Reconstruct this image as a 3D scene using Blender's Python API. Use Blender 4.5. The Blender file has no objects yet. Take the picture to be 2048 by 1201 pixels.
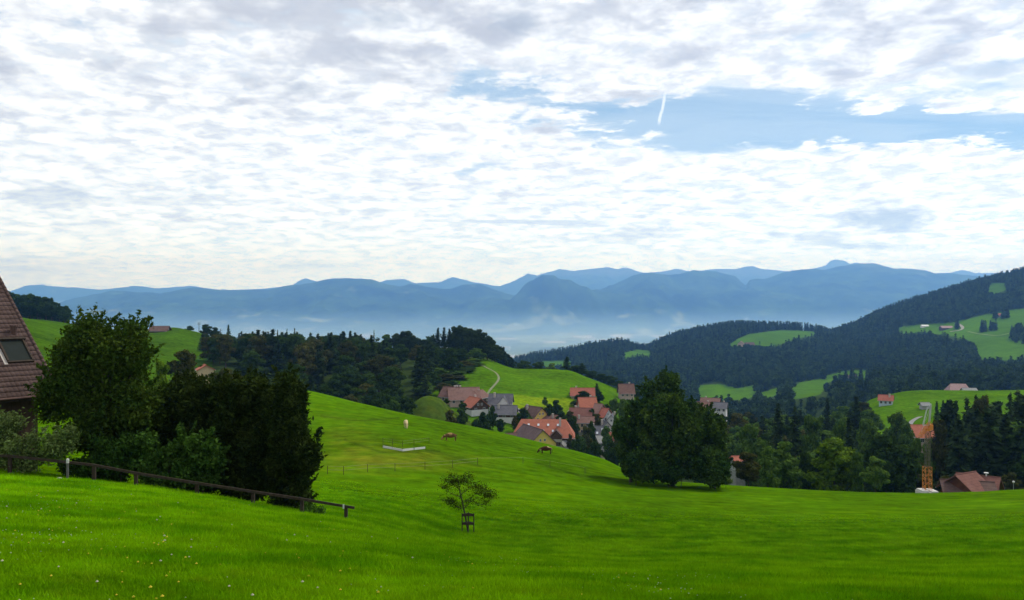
import bpy, math, random
import numpy as np
from mathutils import Vector, Matrix

# ------------------------------------------------------------------ camera, world, sun
F = 1704.0          # focal length in pixels of the 2048 px wide photograph
HX, HY = 1024.0, 600.5
sc = bpy.context.scene
COL = sc.collection
cam = bpy.data.cameras.new("camera"); cam.sensor_width = 36; cam.lens = F / 2048 * 36
cam.clip_start = 0.1; cam.clip_end = 120000
camo = bpy.data.objects.new("camera", cam); COL.objects.link(camo)
camo.location = (0, 0, 0); camo.rotation_euler = (math.radians(90), 0, 0)
sc.camera = camo
sc.view_settings.view_transform = 'Standard'; sc.view_settings.look = 'None'
sc.view_settings.exposure = 0.0; sc.view_settings.gamma = 1.0
sc.render.engine = 'CYCLES'
sc.cycles.max_bounces = 6; sc.cycles.diffuse_bounces = 3; sc.cycles.transparent_max_bounces = 6
sc.cycles.volume_bounces = 2; sc.cycles.use_denoising = True
sc.cycles.caustics_reflective = False; sc.cycles.caustics_refractive = False

SUN_EL, SUN_AZ = math.radians(50), math.radians(48)      # azimuth to the right of the view direction (+Y)
sun = bpy.data.lights.new("sun", 'SUN'); sun.energy = 3.0; sun.angle = math.radians(3); sun.color = (1.0, 0.95, 0.86)
suno = bpy.data.objects.new("sun", sun); COL.objects.link(suno)
sd = Vector((math.sin(SUN_AZ) * math.cos(SUN_EL), math.cos(SUN_AZ) * math.cos(SUN_EL), math.sin(SUN_EL)))
suno.rotation_euler = sd.to_track_quat('Z', 'Y').to_euler()

class NT:
    """small helper to write node trees"""
    def __init__(s, tree): s.t = tree; s.n = tree.nodes; s.l = tree.links
    def node(s, typ, **kw):
        n = s.n.new(typ)
        for k, v in kw.items():
            if k.startswith('i_'):
                key = k[2:]; key = int(key) if key.isdigit() else key.replace('_', ' ')
                s.put(n.inputs[key], v)
            else: setattr(n, k, v)
        return n
    def put(s, inp, v):
        if isinstance(v, bpy.types.NodeSocket): s.l.new(v, inp)
        elif isinstance(v, tuple) and len(v) == 3 and inp.type == 'RGBA': inp.default_value = (*v, 1)
        else: inp.default_value = v
    def math(s, op, a, b=0.0, c=None, clamp=False):
        n = s.n.new('ShaderNodeMath'); n.operation = op; n.use_clamp = clamp
        s.put(n.inputs[0], a); s.put(n.inputs[1], b)
        if c is not None: s.put(n.inputs[2], c)
        return n.outputs[0]
    def mix(s, f, a, b, typ='MIX', clamp=False):
        n = s.n.new('ShaderNodeMix'); n.data_type = 'RGBA'; n.blend_type = typ; n.clamp_factor = True
        s.put(n.inputs[0], f); s.put(n.inputs[6], a); s.put(n.inputs[7], b)
        return n.outputs[2]
    def noise(s, vec, scale, detail=4, rough=0.55, dist=0.0, w=None):
        n = s.n.new('ShaderNodeTexNoise'); n.noise_dimensions = '3D' if w is None else '4D'
        if vec is not None: s.l.new(vec, n.inputs['Vector'])
        if w is not None: n.inputs['W'].default_value = w
        n.inputs['Scale'].default_value = scale; n.inputs['Detail'].default_value = detail
        n.inputs['Roughness'].default_value = rough; n.inputs['Distortion'].default_value = dist
        return n.outputs[0]
    def ramp(s, v, lo, hi, a=0.0, b=1.0, smooth=True):
        n = s.n.new('ShaderNodeMapRange'); n.interpolation_type = 'SMOOTHSTEP' if smooth else 'LINEAR'
        s.put(n.inputs[0], v); n.inputs[1].default_value = lo; n.inputs[2].default_value = hi
        n.inputs[3].default_value = a; n.inputs[4].default_value = b
        return n.outputs[0]

world = bpy.data.worlds.new("World"); sc.world = world; world.use_nodes = True
w = NT(world.node_tree); w.n.clear()
SKY_STRENGTH = 0.1
tc = w.node('ShaderNodeTexCoord'); sep = w.node('ShaderNodeSeparateXYZ'); w.l.new(tc.outputs['Generated'], sep.inputs[0])
dx, dy, dz = sep.outputs
zc = w.math('ADD', w.math('MAXIMUM', dz, 0.0), 0.045)
cx = w.math('DIVIDE', dx, zc); cy = w.math('DIVIDE', dy, zc)
P = w.node('ShaderNodeCombineXYZ', i_0=cx, i_1=cy).outputs[0]
# elongated coordinates for streaky veils
P2 = w.node('ShaderNodeCombineXYZ', i_0=w.math('MULTIPLY', w.math('ADD', cx, w.math('MULTIPLY', cy, -0.35)), 0.55), i_1=cy, i_2=3.3).outputs[0]
zc3 = w.math('ADD', w.math('MAXIMUM', dz, 0.0), 0.14)
P3 = w.node('ShaderNodeCombineXYZ', i_0=w.math('DIVIDE', dx, zc3), i_1=w.math('DIVIDE', dy, zc3)).outputs[0]
big = w.noise(P, 0.55, 3, 0.5, 0.3)
mid = w.noise(P, 1.7, 7, 0.62, 0.25)
puff = w.noise(P3, 8.5, 7, 0.62, 0.3, w=2.7)
fine = w.noise(P3, 21.0, 5, 0.6, 0.2, w=1.3)
veil = w.noise(P2, 1.4, 6, 0.6, 0.5)
sky = w.node('ShaderNodeTexSky', sky_type='NISHITA', sun_disc=False, sun_elevation=SUN_EL, sun_rotation=SUN_AZ,
             altitude=900, air_density=1.0, dust_density=0.6, ozone_density=1.2).outputs[0]
K = 1.10 / SKY_STRENGTH
blue = w.mix(0.75, sky, (0.18 * K, 0.33 * K, 0.50 * K))
# opening in the cloud deck, an ellipse in cloud-plane coordinates
hx = w.math('SUBTRACT', cx, 1.40); hy = w.math('SUBTRACT', w.math('ADD', cy, w.math('MULTIPLY', cx, -0.10)), 3.80)
ha = w.math('DIVIDE', hx, 1.55); hb = w.math('DIVIDE', hy, 0.56)
hr = w.math('SQRT', w.math('ADD', w.math('MULTIPLY', ha, ha), w.math('MULTIPLY', hb, hb)))
hole = w.ramp(w.math('ADD', hr, w.math('MULTIPLY', w.math('SUBTRACT', mid, 0.5), 2.9)), 0.35, 1.25, 1.0, 0.0)
cov = w.math('ADD', w.math('ADD', w.math('MULTIPLY', puff, 0.45), w.math('MULTIPLY', mid, 0.40)), w.math('ADD', w.math('MULTIPLY', big, 0.30), w.math('MULTIPLY', fine, 0.09)))
cov = w.math('SUBTRACT', cov, w.math('MULTIPLY', hole, 0.26))
cover = w.ramp(cov, 0.46, 0.58)
veilm = w.ramp(veil, 0.36, 0.62, 0.25, 0.85)
# thin high veil over the blue, thicker towards the horizon
hor = w.ramp(dz, 0.03, 0.20, 1.0, 0.0)
veilm = w.math('MAXIMUM', w.math('MULTIPLY', veilm, w.ramp(hole, 0.0, 0.8, 1.0, 0.33)), w.math('MULTIPLY', hor, 0.80))
base = w.mix(veilm, blue, (0.80 * K, 0.83 * K, 0.85 * K))
# grey undersides, more of them overhead
gsel = w.math('ADD', w.math('MULTIPLY', w.noise(P3, 5.2, 5, 0.58, 0.3, w=9.1), 0.75), w.math('MULTIPLY', w.noise(P3, 1.8, 3, 0.5, 0.2, w=5.5), 0.35))
gthr = w.ramp(dz, 0.12, 0.34, 0.0, 0.16)
grey = w.ramp(w.math('ADD', gsel, gthr), 0.60, 0.80, 0.0, 1.0)
low = w.ramp(dz, 0.03, 0.10, 0.75, 1.0)
tex = w.math('ADD', w.math('MULTIPLY', puff, 0.75), w.math('MULTIPLY', fine, 0.25))
white = w.mix(w.ramp(tex, 0.38, 0.60), (0.64 * K, 0.655 * K, 0.685 * K), (1.03 * K, 1.02 * K, 1.0 * K))
cloudc = w.mix(w.math('MULTIPLY', grey, 0.85), white, (0.44 * K, 0.44 * K, 0.475 * K))
cloudc = w.mix(w.ramp(mid, 0.40, 0.60, 0.22, 0.0), cloudc, (0.74 * K, 0.77 * K, 0.82 * K))
skyc = w.mix(w.math('MULTIPLY', cover, w.ramp(dz, 0.0, 0.09, 0.55, 1.0)), base, cloudc)
# a few small dark cumulus near the horizon
lowcl = w.math('MULTIPLY', w.ramp(w.noise(P2, 1.0, 6, 0.6, 0.6), 0.60, 0.70), w.math('MULTIPLY', w.ramp(dz, 0.02, 0.045), w.ramp(dz, 0.09, 0.14, 1.0, 0.0)))
skyc = w.mix(w.math('MULTIPLY', lowcl, 0.75), skyc, (0.50 * K, 0.54 * K, 0.61 * K))
# single darker clouds low over the mountains: direction (x/y, z/y), half width, half height, strength
fy = w.math('MAXIMUM', dy, 0.05); su = w.math('DIVIDE', dx, fy); sv = w.math('DIVIDE', dz, fy); rag = w.math('SUBTRACT', w.noise(w.node('ShaderNodeCombineXYZ', i_0=w.math('MULTIPLY', su, 9.0), i_1=w.math('MULTIPLY', sv, 26.0)).outputs[0], 1.6, 6, 0.62, 0.5), 0.5)
acc = None
for (u0, v0, ru, rv, st) in ((0.444, 0.098, 0.052, 0.017, 0.8), (0.36, 0.072, 0.042, 0.009, 0.5), (0.43, 0.062, 0.055, 0.006, 0.6), (0.125, 0.074, 0.055, 0.009, 0.5), (0.315, 0.074, 0.02, 0.008, 0.5), (-0.56, 0.124, 0.09, 0.016, 0.5), (-0.42, 0.118, 0.07, 0.010, 0.3), (-0.01, 0.046, 0.03, 0.006, 0.35), (-0.24, 0.040, 0.06, 0.005, 0.35), (-0.58, 0.036, 0.04, 0.005, 0.35), (0.01, 0.325, 0.045, 0.018, 0.5), (-0.25, 0.25, 0.035, 0.012, 0.4), (-0.15, 0.33, 0.03, 0.014, 0.5), (0.565, 0.27, 0.04, 0.012, 0.45)):
    a_ = w.math('DIVIDE', w.math('SUBTRACT', su, u0), ru); b_ = w.math('DIVIDE', w.math('SUBTRACT', sv, v0), rv)
    q_ = w.math('SQRT', w.math('ADD', w.math('MULTIPLY', a_, a_), w.math('MULTIPLY', b_, b_)))
    m_ = w.math('MULTIPLY', w.ramp(w.math('ADD', q_, w.math('MULTIPLY', rag, 3.4)), 0.2, 1.25, 1.0, 0.0), st); acc = m_ if acc is None else w.math('MAXIMUM', acc, m_)
skyc = w.mix(w.math('MULTIPLY', acc, w.ramp(dy, 0.1, 0.4)), skyc, (0.33 * K, 0.37 * K, 0.43 * K))
# a short torn vapour trail
wq = w.math('DIVIDE', w.math('SUBTRACT', w.math('ADD', su, w.math('MULTIPLY', rag, 0.006)), w.math('ADD', 0.172, w.math('MULTIPLY', w.math('SUBTRACT', sv, 0.205), 0.22))), 0.0022)
wv = w.math('MULTIPLY', w.ramp(w.math('ABSOLUTE', wq), 0.3, 1.2, 1.0, 0.0), w.math('MULTIPLY', w.ramp(sv, 0.203, 0.212), w.ramp(sv, 0.232, 0.252, 1.0, 0.0)))
skyc = w.mix(w.math('MULTIPLY', wv, 0.6), skyc, (1.0 * K, 1.0 * K, 1.0 * K))
# the sky stands behind some 28 km of low air: it is as bright as it must be to show through it
HAZE_D, HAZE_C, HAZE_A = 0.80e-4, (0.20, 0.46, 1.0), 0.36
Lp = w.math('MINIMUM', w.math('DIVIDE', 1400.0, w.math('MAXIMUM', dz, 0.001)), 30500.0)
def comp(i, f):
    ext = HAZE_D * (HAZE_C[i] + (1 - HAZE_C[i]) * (1 - math.sqrt(HAZE_A)))
    return w.math('EXPONENT', w.math('MULTIPLY', Lp, ext * f))
skyc = w.mix(1.0, skyc, w.node('ShaderNodeCombineColor', i_0=comp(0, 0.78), i_1=comp(1, 0.64), i_2=comp(2, 0.40)).outputs[0], 'MULTIPLY')
skyc = w.mix(w.ramp(dz, -0.02, 0.0, 1.0, 0.0), skyc, (0.30 * K, 0.36 * K, 0.40 * K))
bg = w.node('ShaderNodeBackground', i_0=skyc, i_1=SKY_STRENGTH)
wo = w.node('ShaderNodeOutputWorld'); w.l.new(bg.outputs[0], wo.inputs[0])
world.cycles.sampling_method = 'MANUAL'; world.cycles.sample_map_resolution = 1024

# ------------------------------------------------------------------ noise
def _h(i, j, s):
    n = (i.astype(np.int64) * 374761393 + j.astype(np.int64) * 668265263 + s * 1442695041) & 0xffffffff
    n = ((n ^ (n >> 13)) * 1274126177) & 0xffffffff
    return ((n ^ (n >> 16)) & 0xffffff) / float(0xffffff)
def vnoise(x, y, s=0):
    x = np.asarray(x, float); y = np.asarray(y, float)
    i = np.floor(x); j = np.floor(y); fx = x - i; fy = y - j
    fx = fx * fx * (3 - 2 * fx); fy = fy * fy * (3 - 2 * fy)
    return (_h(i, j, s) * (1 - fx) + _h(i + 1, j, s) * fx) * (1 - fy) + (_h(i, j + 1, s) * (1 - fx) + _h(i + 1, j + 1, s) * fx) * fy
def fbm(x, y, s=0, o=4, g=0.5):
    a, t, m = 1.0, 0.0, 0.0
    for k in range(o):
        t = t + a * (vnoise(x * 2 ** k, y * 2 ** k, s + k) * 2 - 1); m += a; a *= g
    return t / m

# ------------------------------------------------------------------ the terrain: z as a function of (x, Y)
def Y2(d): return {k: v for k, v in d}
# every layer: distance, 'y' (the height is given as a line of sight) or 'z' (metres relative to the eye), [(azimuth column, value)]
LAY = [
 (12, 'z', [(-900, -2.4), (0, -3.7), (300, -3.9), (1000, -4.3), (2048, -4.5), (3000, -4.6)]),
 (45, 'y', [(-900, 880), (0, 950), (150, 963), (300, 980), (450, 1003), (600, 1029), (700, 1041), (820, 1070), (940, 1097), (1130, 1113), (1350, 1120), (1850, 1124), (2048, 1120), (3000, 1085)]),
 (60, 'y', [(-900, 860), (0, 915), (150, 935), (300, 965), (450, 990), (600, 1008), (700, 1015), (820, 1040), (940, 1070), (1130, 1080), (1450, 1085), (1850, 1085), (2048, 1080), (3000, 1045)]),
 (100, 'y', [(-900, 840), (0, 880), (150, 895), (300, 905), (450, 925), (600, 940), (700, 950), (820, 963), (940, 975), (1000, 982), (1130, 995), (1260, 1005), (1450, 1017), (1640, 1023), (1850, 1025), (2048, 1020), (3000, 990)]),
 (145, 'y', [(-900, 810), (0, 845), (150, 850), (300, 855), (450, 858), (700, 858), (820, 868), (940, 890), (1000, 900), (1130, 922), (1200, 938), (1260, 952), (1350, 963), (1450, 970), (1640, 981), (1750, 985), (1850, 986), (1950, 984), (2048, 979), (3000, 945)]),
 (190, 'y', [(-900, 770), (0, 795), (150, 790), (300, 785), (450, 778), (600, 782), (700, 803), (820, 830), (940, 852), (1000, 865), (1130, 897), (1200, 916), (1260, 945), (1350, 985), (1450, 1005), (1640, 1015), (1750, 1018), (1850, 1022), (2048, 1014), (3000, 975)]),
 (260, 'z', [(-900, -10), (0, -25), (150, -30), (300, -36), (450, -42), (600, -46), (820, -50), (1000, -54), (1130, -58), (1350, -60), (1640, -60), (1750, -59), (1850, -55), (2048, -50), (3000, -35)]),
 (340, 'z', [(-900, -5), (0, -20), (150, -28), (300, -38), (450, -44), (600, -46), (820, -50), (1000, -54), (1130, -60), (1350, -63), (1450, -63), (1640, -62), (1750, -60), (1850, -54), (2048, -48), (3000, -30)]),
 (400, 'z', [(-900, 0), (0, -14), (150, -24), (300, -32), (450, -38), (600, -40), (820, -42), (1000, -43), (1130, -47), (1200, -50), (1260, -53), (1350, -60), (1450, -66), (1640, -68), (1750, -59), (1850, -55), (2048, -50), (3000, -25)]),
 (480, 'y', [(-900, 585), (0, 629), (150, 664), (300, 693), (450, 714), (600, 725), (700, 728), (820, 730), (940, 729), (970, 727), (1000, 733), (1040, 741), (1080, 741), (1130, 742), (1180, 759), (1220, 774), (1260, 792), (1300, 815), (1350, 867), (1450, 902), (1640, 902), (1700, 850), (1740, 802), (1780, 790), (1830, 784), (1950, 785), (2048, 783), (3000, 680)]),
 (600, 'y', [(-900, 600), (0, 641), (60, 640), (150, 650), (220, 660), (300, 660), (345, 656), (380, 662), (420, 674), (450, 700), (600, 715), (700, 718), (820, 714), (940, 708), (985, 722), (1010, 750), (1130, 799), (1260, 842), (1350, 885), (1450, 912), (1640, 912), (1750, 870), (1850, 813), (2048, 805), (3000, 630)]),
 (720, 'z', [(-900, 0), (0, -15), (60, -16), (150, -24), (220, -34), (345, -36), (450, -50), (600, -58), (820, -60), (940, -62), (1010, -75), (1130, -90), (1350, -115), (1640, -115), (1750, -105), (1850, -90), (2048, -84), (3000, -8)]),
 (900, 'z', [(-900, -10), (0, -50), (150, -60), (300, -70), (450, -85), (820, -100), (1000, -120), (1260, -130), (1350, -135), (1450, -133), (1560, -120), (1640, -104), (1750, -104), (1850, -95), (2048, -90), (3000, 0)]),
 (1300, 'y', [(-900, 680), (0, 760), (450, 790), (820, 815), (940, 820), (1130, 810), (1260, 800), (1350, 800), (1450, 795), (1510, 790), (1560, 782), (1640, 778), (1750, 760), (1850, 752), (2048, 738), (3000, 590)]),
 (1800, 'y', [(-900, 720), (0, 790), (820, 820), (940, 812), (1000, 795), (1130, 765), (1260, 740), (1350, 732), (1450, 718), (1640, 716), (1700, 712), (1750, 705), (1850, 683), (2048, 642), (3000, 540)]),
 (2400, 'y', [(-900, 740), (0, 800), (820, 790), (940, 765), (1000, 738), (1060, 722), (1130, 711), (1200, 697), (1240, 692), (1290, 701), (1340, 681), (1420, 664), (1480, 656), (1560, 658), (1620, 662), (1660, 672), (1700, 660), (1750, 634), (1800, 617), (1850, 602), (1900, 588), (1950, 572), (2000, 560), (2048, 549), (3000, 420)]),
 (3200, 'z', [(-900, -350), (820, -380), (1000, -330), (1260, -300), (1640, -250), (1700, -220), (1850, -150), (2048, -90), (3000, 120)]),
 (4500, 'z', [(-900, -480), (1260, -470), (1640, -430), (1850, -330), (2048, -260), (3000, 0)]),
 (6500, 'z', [(-900, -488), (1640, -488), (2048, -450), (3000, -250)]),
 (11000, 'z', [(-900, -480), (0, -470), (700, -478), (1000, -486), (1300, -484), (1800, -450), (3000, -300)]),
 (12200, 'z', [(-900, -250), (0, -260), (300, -290), (700, -330), (940, -420), (1000, -380), (1300, -330), (1800, -250), (3000, -100)]),
 (13600, 'y', [(-900, 600), (60, 628), (150, 625), (300, 612), (500, 612), (700, 610), (850, 616), (920, 634), (945, 622), (985, 605), (1020, 600), (1055, 573), (1085, 556), (1108, 549), (1125, 553), (1150, 566), (1190, 580), (1230, 590), (1270, 585), (1500, 590), (1800, 580), (3000, 560)]),
 (15600, 'y', [(-900, 590), (0, 650), (100, 622), (130, 606), (150, 600), (220, 586), (260, 585), (320, 592), (360, 583), (385, 578), (450, 582), (540, 580), (575, 572), (620, 566), (660, 560), (700, 556), (740, 560), (760, 567), (800, 573), (822, 568), (860, 575), (900, 578), (925, 572), (960, 572), (985, 580), (1020, 590), (1060, 600), (1150, 600), (1220, 576), (1262, 557), (1300, 546), (1340, 553), (1365, 549), (1388, 543), (1430, 548), (1470, 554), (1492, 572), (1500, 561), (1530, 560), (1570, 545), (1620, 541), (1660, 540), (1690, 534), (1720, 529), (1745, 528), (1790, 539), (1830, 541), (1870, 547), (1920, 551), (1990, 562), (2100, 560), (3000, 500)]),
 (19500, 'z', [(-900, -100), (0, -300), (1000, -150), (1600, 0), (3000, 300)]),
 (26000, 'y', [(-900, 570), (0, 592), (30, 580), (50, 573), (85, 570), (110, 574), (150, 577), (190, 582), (240, 577), (270, 573), (310, 579), (380, 574), (440, 582), (520, 580), (580, 575), (596, 563), (612, 556), (632, 563), (660, 575), (740, 572), (775, 562), (810, 560), (830, 568), (880, 567), (905, 556), (925, 561), (950, 567), (1000, 575), (1035, 560), (1055, 549), (1075, 553), (1100, 546), (1122, 540), (1145, 545), (1175, 541), (1212, 537), (1235, 541), (1255, 537), (1285, 547), (1320, 545), (1350, 539), (1385, 545), (1420, 541), (1460, 541), (1480, 539), (1502, 534), (1530, 541), (1580, 545), (1630, 540), (1652, 533), (1660, 524), (1672, 521), (1690, 524), (1700, 530), (1712, 526), (1725, 531), (1850, 550), (1900, 548), (1925, 542), (1950, 548), (3000, 510)]),
 (29500, 'z', [(-900, -100), (0, -100), (3000, -100)]),
]
PX = np.arange(-1000, 3061, 4.0)
LY = np.array([0.0] + [l[0] for l in LAY], float)
def pchip(xs, ys, xq):
    xs = np.asarray(xs, float); ys = np.asarray(ys, float)
    h = np.diff(xs); d = np.diff(ys) / h; m = np.zeros(len(xs))
    for k in range(1, len(xs) - 1):
        if d[k - 1] * d[k] > 0:
            w1 = 2 * h[k] + h[k - 1]; w2 = h[k] + 2 * h[k - 1]; m[k] = (w1 + w2) / (w1 / d[k - 1] + w2 / d[k])
    m[0] = d[0]; m[-1] = d[-1]
    xq = np.clip(xq, xs[0], xs[-1]); i = np.clip(np.searchsorted(xs, xq) - 1, 0, len(h) - 1)
    t = (xq - xs[i]) / h[i]; hh = h[i]
    return (2 * t**3 - 3 * t**2 + 1) * ys[i] + (t**3 - 2 * t**2 + t) * hh * m[i] + (-2 * t**3 + 3 * t**2) * ys[i + 1] + (t**3 - t**2) * hh * m[i + 1]
TZ = np.zeros((len(LY), len(PX))); TZ[0] = -1.65
for k, (Yd, kind, pts) in enumerate(LAY):
    v = np.interp(PX, [p[0] for p in pts], [p[1] for p in pts]) if kind == 'y' and Yd > 13000 else pchip([p[0] for p in pts], [p[1] for p in pts], PX)
    TZ[k + 1] = v if kind == 'z' else (HY - v) / F * Yd
# slopes along Y (limited so that crests stay at their layer)
dYs = np.diff(LY)[:, None]; dd = np.diff(TZ, axis=0) / dYs
TM = np.zeros_like(TZ)
for k in range(1, len(LY) - 1):
    a, b = dd[k - 1], dd[k]; w1 = 2 * dYs[k] + dYs[k - 1]; w2 = dYs[k] + 2 * dYs[k - 1]
    ok = a * b > 0
    with np.errstate(divide='ignore', invalid='ignore'):
        TM[k] = np.where(ok, (w1 + w2) / (w1 / np.where(ok, a, 1) + w2 / np.where(ok, b, 1)), 0)
TM[0] = dd[0]; TM[-1] = dd[-1]
def H(x, Y, detail=True):
    x = np.asarray(x, float); Y = np.asarray(Y, float)
    Yc = np.maximum(Y, 12.0); px = np.clip(HX + F * x / Yc, PX[0], PX[-1] - 1e-3)
    c = (px - PX[0]) / 4.0; ci = np.clip(c.astype(int), 0, len(PX) - 2); cf = c - ci
    Yq = np.clip(Y, 0, LY[-1]); k = np.clip(np.searchsorted(LY, Yq, side='right') - 1, 0, len(LY) - 2)
    h = LY[k + 1] - LY[k]; t = (Yq - LY[k]) / h
    def g(T, kk): return T[kk, ci] * (1 - cf) + T[kk, ci + 1] * cf
    z = (2 * t**3 - 3 * t**2 + 1) * g(TZ, k) + (t**3 - 2 * t**2 + t) * h * g(TM, k) + (-2 * t**3 + 3 * t**2) * g(TZ, k + 1) + (t**3 - t**2) * h * g(TM, k + 1)
    z = z + np.where(Y < 0, -Y * 0.16, 0)
    # the round grassy knoll west of the village
    z = z + 11.5 * np.exp(-(((x + 33) / 10.5) ** 2 + ((Y - 345) / 16) ** 2) ** 1.3)
    if detail:
        n = 0.10 * fbm(x / 7, Y / 7, 3, 3) * np.clip(Y / 12, 0.3, 1) * (Y < 260)
        n = n + np.clip((Y - 190) / 200, 0, 1) * (Y < 1000) * 0.5 * fbm(x / 28, Y / 28, 9, 3)
        f2 = np.clip((Y - 900) / 600, 0, 1) * (Y < 5500)
        n = n + f2 * 5 * fbm(x / 180, Y / 180, 14, 4)
        f3 = np.clip((Y - 11300) / 800, 0, 1)
        rg = 1 - np.abs(fbm(x / 1500 + 0.3 * fbm(x / 3000, Y / 3000, 5), Y / 2200, 21, 5, 0.55)) * 2
        mids = np.sin(np.clip((Y - 11300) / 4300, 0, 1) * math.pi) + np.clip(np.sin(np.clip((Y - 15600) / 10400, 0, 1) * math.pi), 0, 1)
        n = n + f3 * (rg - 0.55) * (22 + 190 * mids) + f3 * (30 * fbm(x / 300, Y / 450, 33, 5, 0.6) + 26 * (0.5 - np.abs(fbm(x / 620, Y / 900, 37, 3))))
        z = z + n
    return z
def Hs(x, Y): return float(H(np.array([x]), np.array([Y]))[0])
def X(px, Y): return (px - HX) / F * Y
def Z(py, Y): return (HY - py) / F * Y
def ground_at(px, py, Y0, Y1, n=400):
    """first distance in [Y0, Y1] where the ground along column px is seen at line py"""
    Ys = np.linspace(Y0, Y1, n); zs = H(X(px, Ys), Ys); p = HY - F * zs / Ys
    s = np.where((p[:-1] - py) * (p[1:] - py) <= 0)[0]
    if len(s) == 0: return float(Ys[np.argmin(np.abs(p - py))])
    i = s[0]; t = (py - p[i]) / (p[i + 1] - p[i] + 1e-9); return float(Ys[i] + t * (Ys[i + 1] - Ys[i]))

# ------------------------------------------------------------------ materials
MATS = {}
def new_mat(name):
    m = bpy.data.materials.new(name); m.use_nodes = True; t = NT(m.node_tree); t.n.clear()
    o = t.node('ShaderNodeOutputMaterial'); b = t.node('ShaderNodeBsdfPrincipled'); t.l.new(b.outputs[0], o.inputs[0])
    b.inputs['Roughness'].default_value = 0.9; b.inputs['Specular IOR Level'].default_value = 0.15
    MATS[name] = m; return m, t, b, o

def ground_mat():
    m, t, b, o = new_mat("ground_cover")
    col = t.node('ShaderNodeVertexColor', layer_name='cover').outputs[0]
    pos = t.node('ShaderNodeNewGeometry').outputs['Position']
    sp = t.node('ShaderNodeSeparateXYZ'); t.l.new(pos, sp.inputs[0])
    # mowing rows and patches of the near meadow
    n1 = t.noise(pos, 0.035, 5, 0.6); n2 = t.noise(pos, 0.45, 5, 0.65); n3 = t.noise(pos, 7.0, 4, 0.7)
    st = t.node('ShaderNodeCombineXYZ', i_0=t.math('MULTIPLY', sp.outputs[0], 0.10), i_1=t.math('MULTIPLY', sp.outputs[1], 0.42)).outputs[0]
    n4 = t.noise(st, 1.0, 5, 0.6, 0.6)
    v = t.math('ADD', t.math('ADD', t.ramp(n1, 0.3, 0.7, 0.68, 1.22, False), t.ramp(n2, 0.3, 0.7, -0.34, 0.34, False)),
               t.math('ADD', t.ramp(n3, 0.3, 0.7, -0.22, 0.22, False), t.ramp(n4, 0.3, 0.7, -0.12, 0.12, False)))
    near = t.mix(1.0, col, t.node('ShaderNodeCombineColor', i_0=v, i_1=v, i_2=v).outputs[0], 'MULTIPLY')
    yel = t.mix(t.ramp(n4, 0.42, 0.70, 0.0, 0.7), near, t.mix(1.0, near, (1.5, 1.08, 1.0), 'MULTIPLY'))
    far1 = t.noise(pos, 0.004, 6, 0.65); fv = t.ramp(far1, 0.3, 0.7, 0.6, 1.4, False)
    far = t.mix(1.0, col, t.node('ShaderNodeCombineColor', i_0=fv, i_1=fv, i_2=fv).outputs[0], 'MULTIPLY')
    c = t.mix(t.ramp(sp.outputs[1], 600, 2500), yel, far)
    t.l.new(c, b.inputs['Base Color'])
    bmp = t.node('ShaderNodeBump'); bmp.inputs['Strength'].default_value = 0.5; bmp.inputs['Distance'].default_value = 0.15
    t.l.new(t.noise(pos, 3.0, 6, 0.75), bmp.inputs['Height']); t.l.new(bmp.outputs[0], b.inputs['Normal'])
    b.inputs['Specular IOR Level'].default_value = 0.0
    return m

# ------------------------------------------------------------------ land cover
MEADOW = np.array([0.053, 0.134, 0.0006]); MEADOW2 = np.array([0.056, 0.138, 0.002]); FLOOR = np.array([0.028, 0.05, 0.012])
YELLOW = np.array([0.12, 0.20, 0.004]); FARM = np.array([0.13, 0.17, 0.09])
def inpoly(px, py, poly):
    r = np.zeros(np.shape(px), bool); n = len(poly)
    for i in range(n):
        x1, y1 = poly[i]; x2, y2 = poly[(i + 1) % n]
        if y1 == y2: continue
        c = ((y1 > py) != (y2 > py)) & (px < (x2 - x1) * (py - y1) / (y2 - y1) + x1)
        r ^= c
    return r
# meadow clearings on the far wooded hills, traced where their ground lies (azimuth column, line of sight), kept to a range of distances
CLEAR = [
 ([(1795, 655), (1830, 650), (1900, 646), (1960, 632), (2010, 622), (2100, 610), (2300, 560), (2300, 730), (2060, 722), (1960, 720), (1950, 700), (1948, 685), (1900, 672), (1850, 667), (1800, 668)], 1250, 2350),
 ([(1455, 692), (1475, 678), (1500, 668), (1560, 661), (1625, 662), (1640, 670), (1590, 678), (1560, 690), (1520, 704), (1490, 700)], 1900, 2420),
 ([(1245, 706), (1275, 700), (1305, 702), (1300, 716), (1270, 720), (1240, 732), (1225, 734), (1250, 718)], 1900, 2420),
 ([(1980, 566), (2010, 566), (2015, 580), (1990, 588), (1975, 585)], 1900, 2420),
 ([(1395, 772), (1440, 768), (1475, 777), (1510, 770), (1515, 790), (1490, 800), (1440, 800), (1395, 800)], 1000, 1900),
 ([(1575, 782), (1600, 765), (1640, 758), (1660, 762), (1640, 790), (1585, 800)], 800, 1900),
 ([(1650, 752), (1690, 742), (1745, 740), (1742, 760), (1700, 762), (1655, 764)], 900, 1900),
 ([(1510, 788), (1560, 775), (1562, 790), (1525, 798)], 900, 1900),
 ([(1080, 722), (1140, 722), (1150, 732), (1090, 734)], 1900, 2500),
]
def cleared(px, py, Y, up=0.0):
    m = np.zeros(np.shape(px), bool)
    for poly, a, b in CLEAR:
        s = (Y > a) & (Y < b)
        m |= s & inpoly(px, py, poly)
        if np.any(up): m |= s & (inpoly(px, py - up, poly) | inpoly(px, py - up * 0.5, poly))
    return m
def village_wood(px, py, Y):
    """True where the big wood left of the village stands"""
    right = np.interp(Y, [320, 400, 440, 480, 540, 620], [815, 885, 922, 950, 985, 1000])
    left = np.interp(Y, [320, 400, 480, 560, 640], [560, 480, 400, 405, 430])
    return (Y > 300) & (Y < 680) & (px < right) & (px > left)
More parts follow.
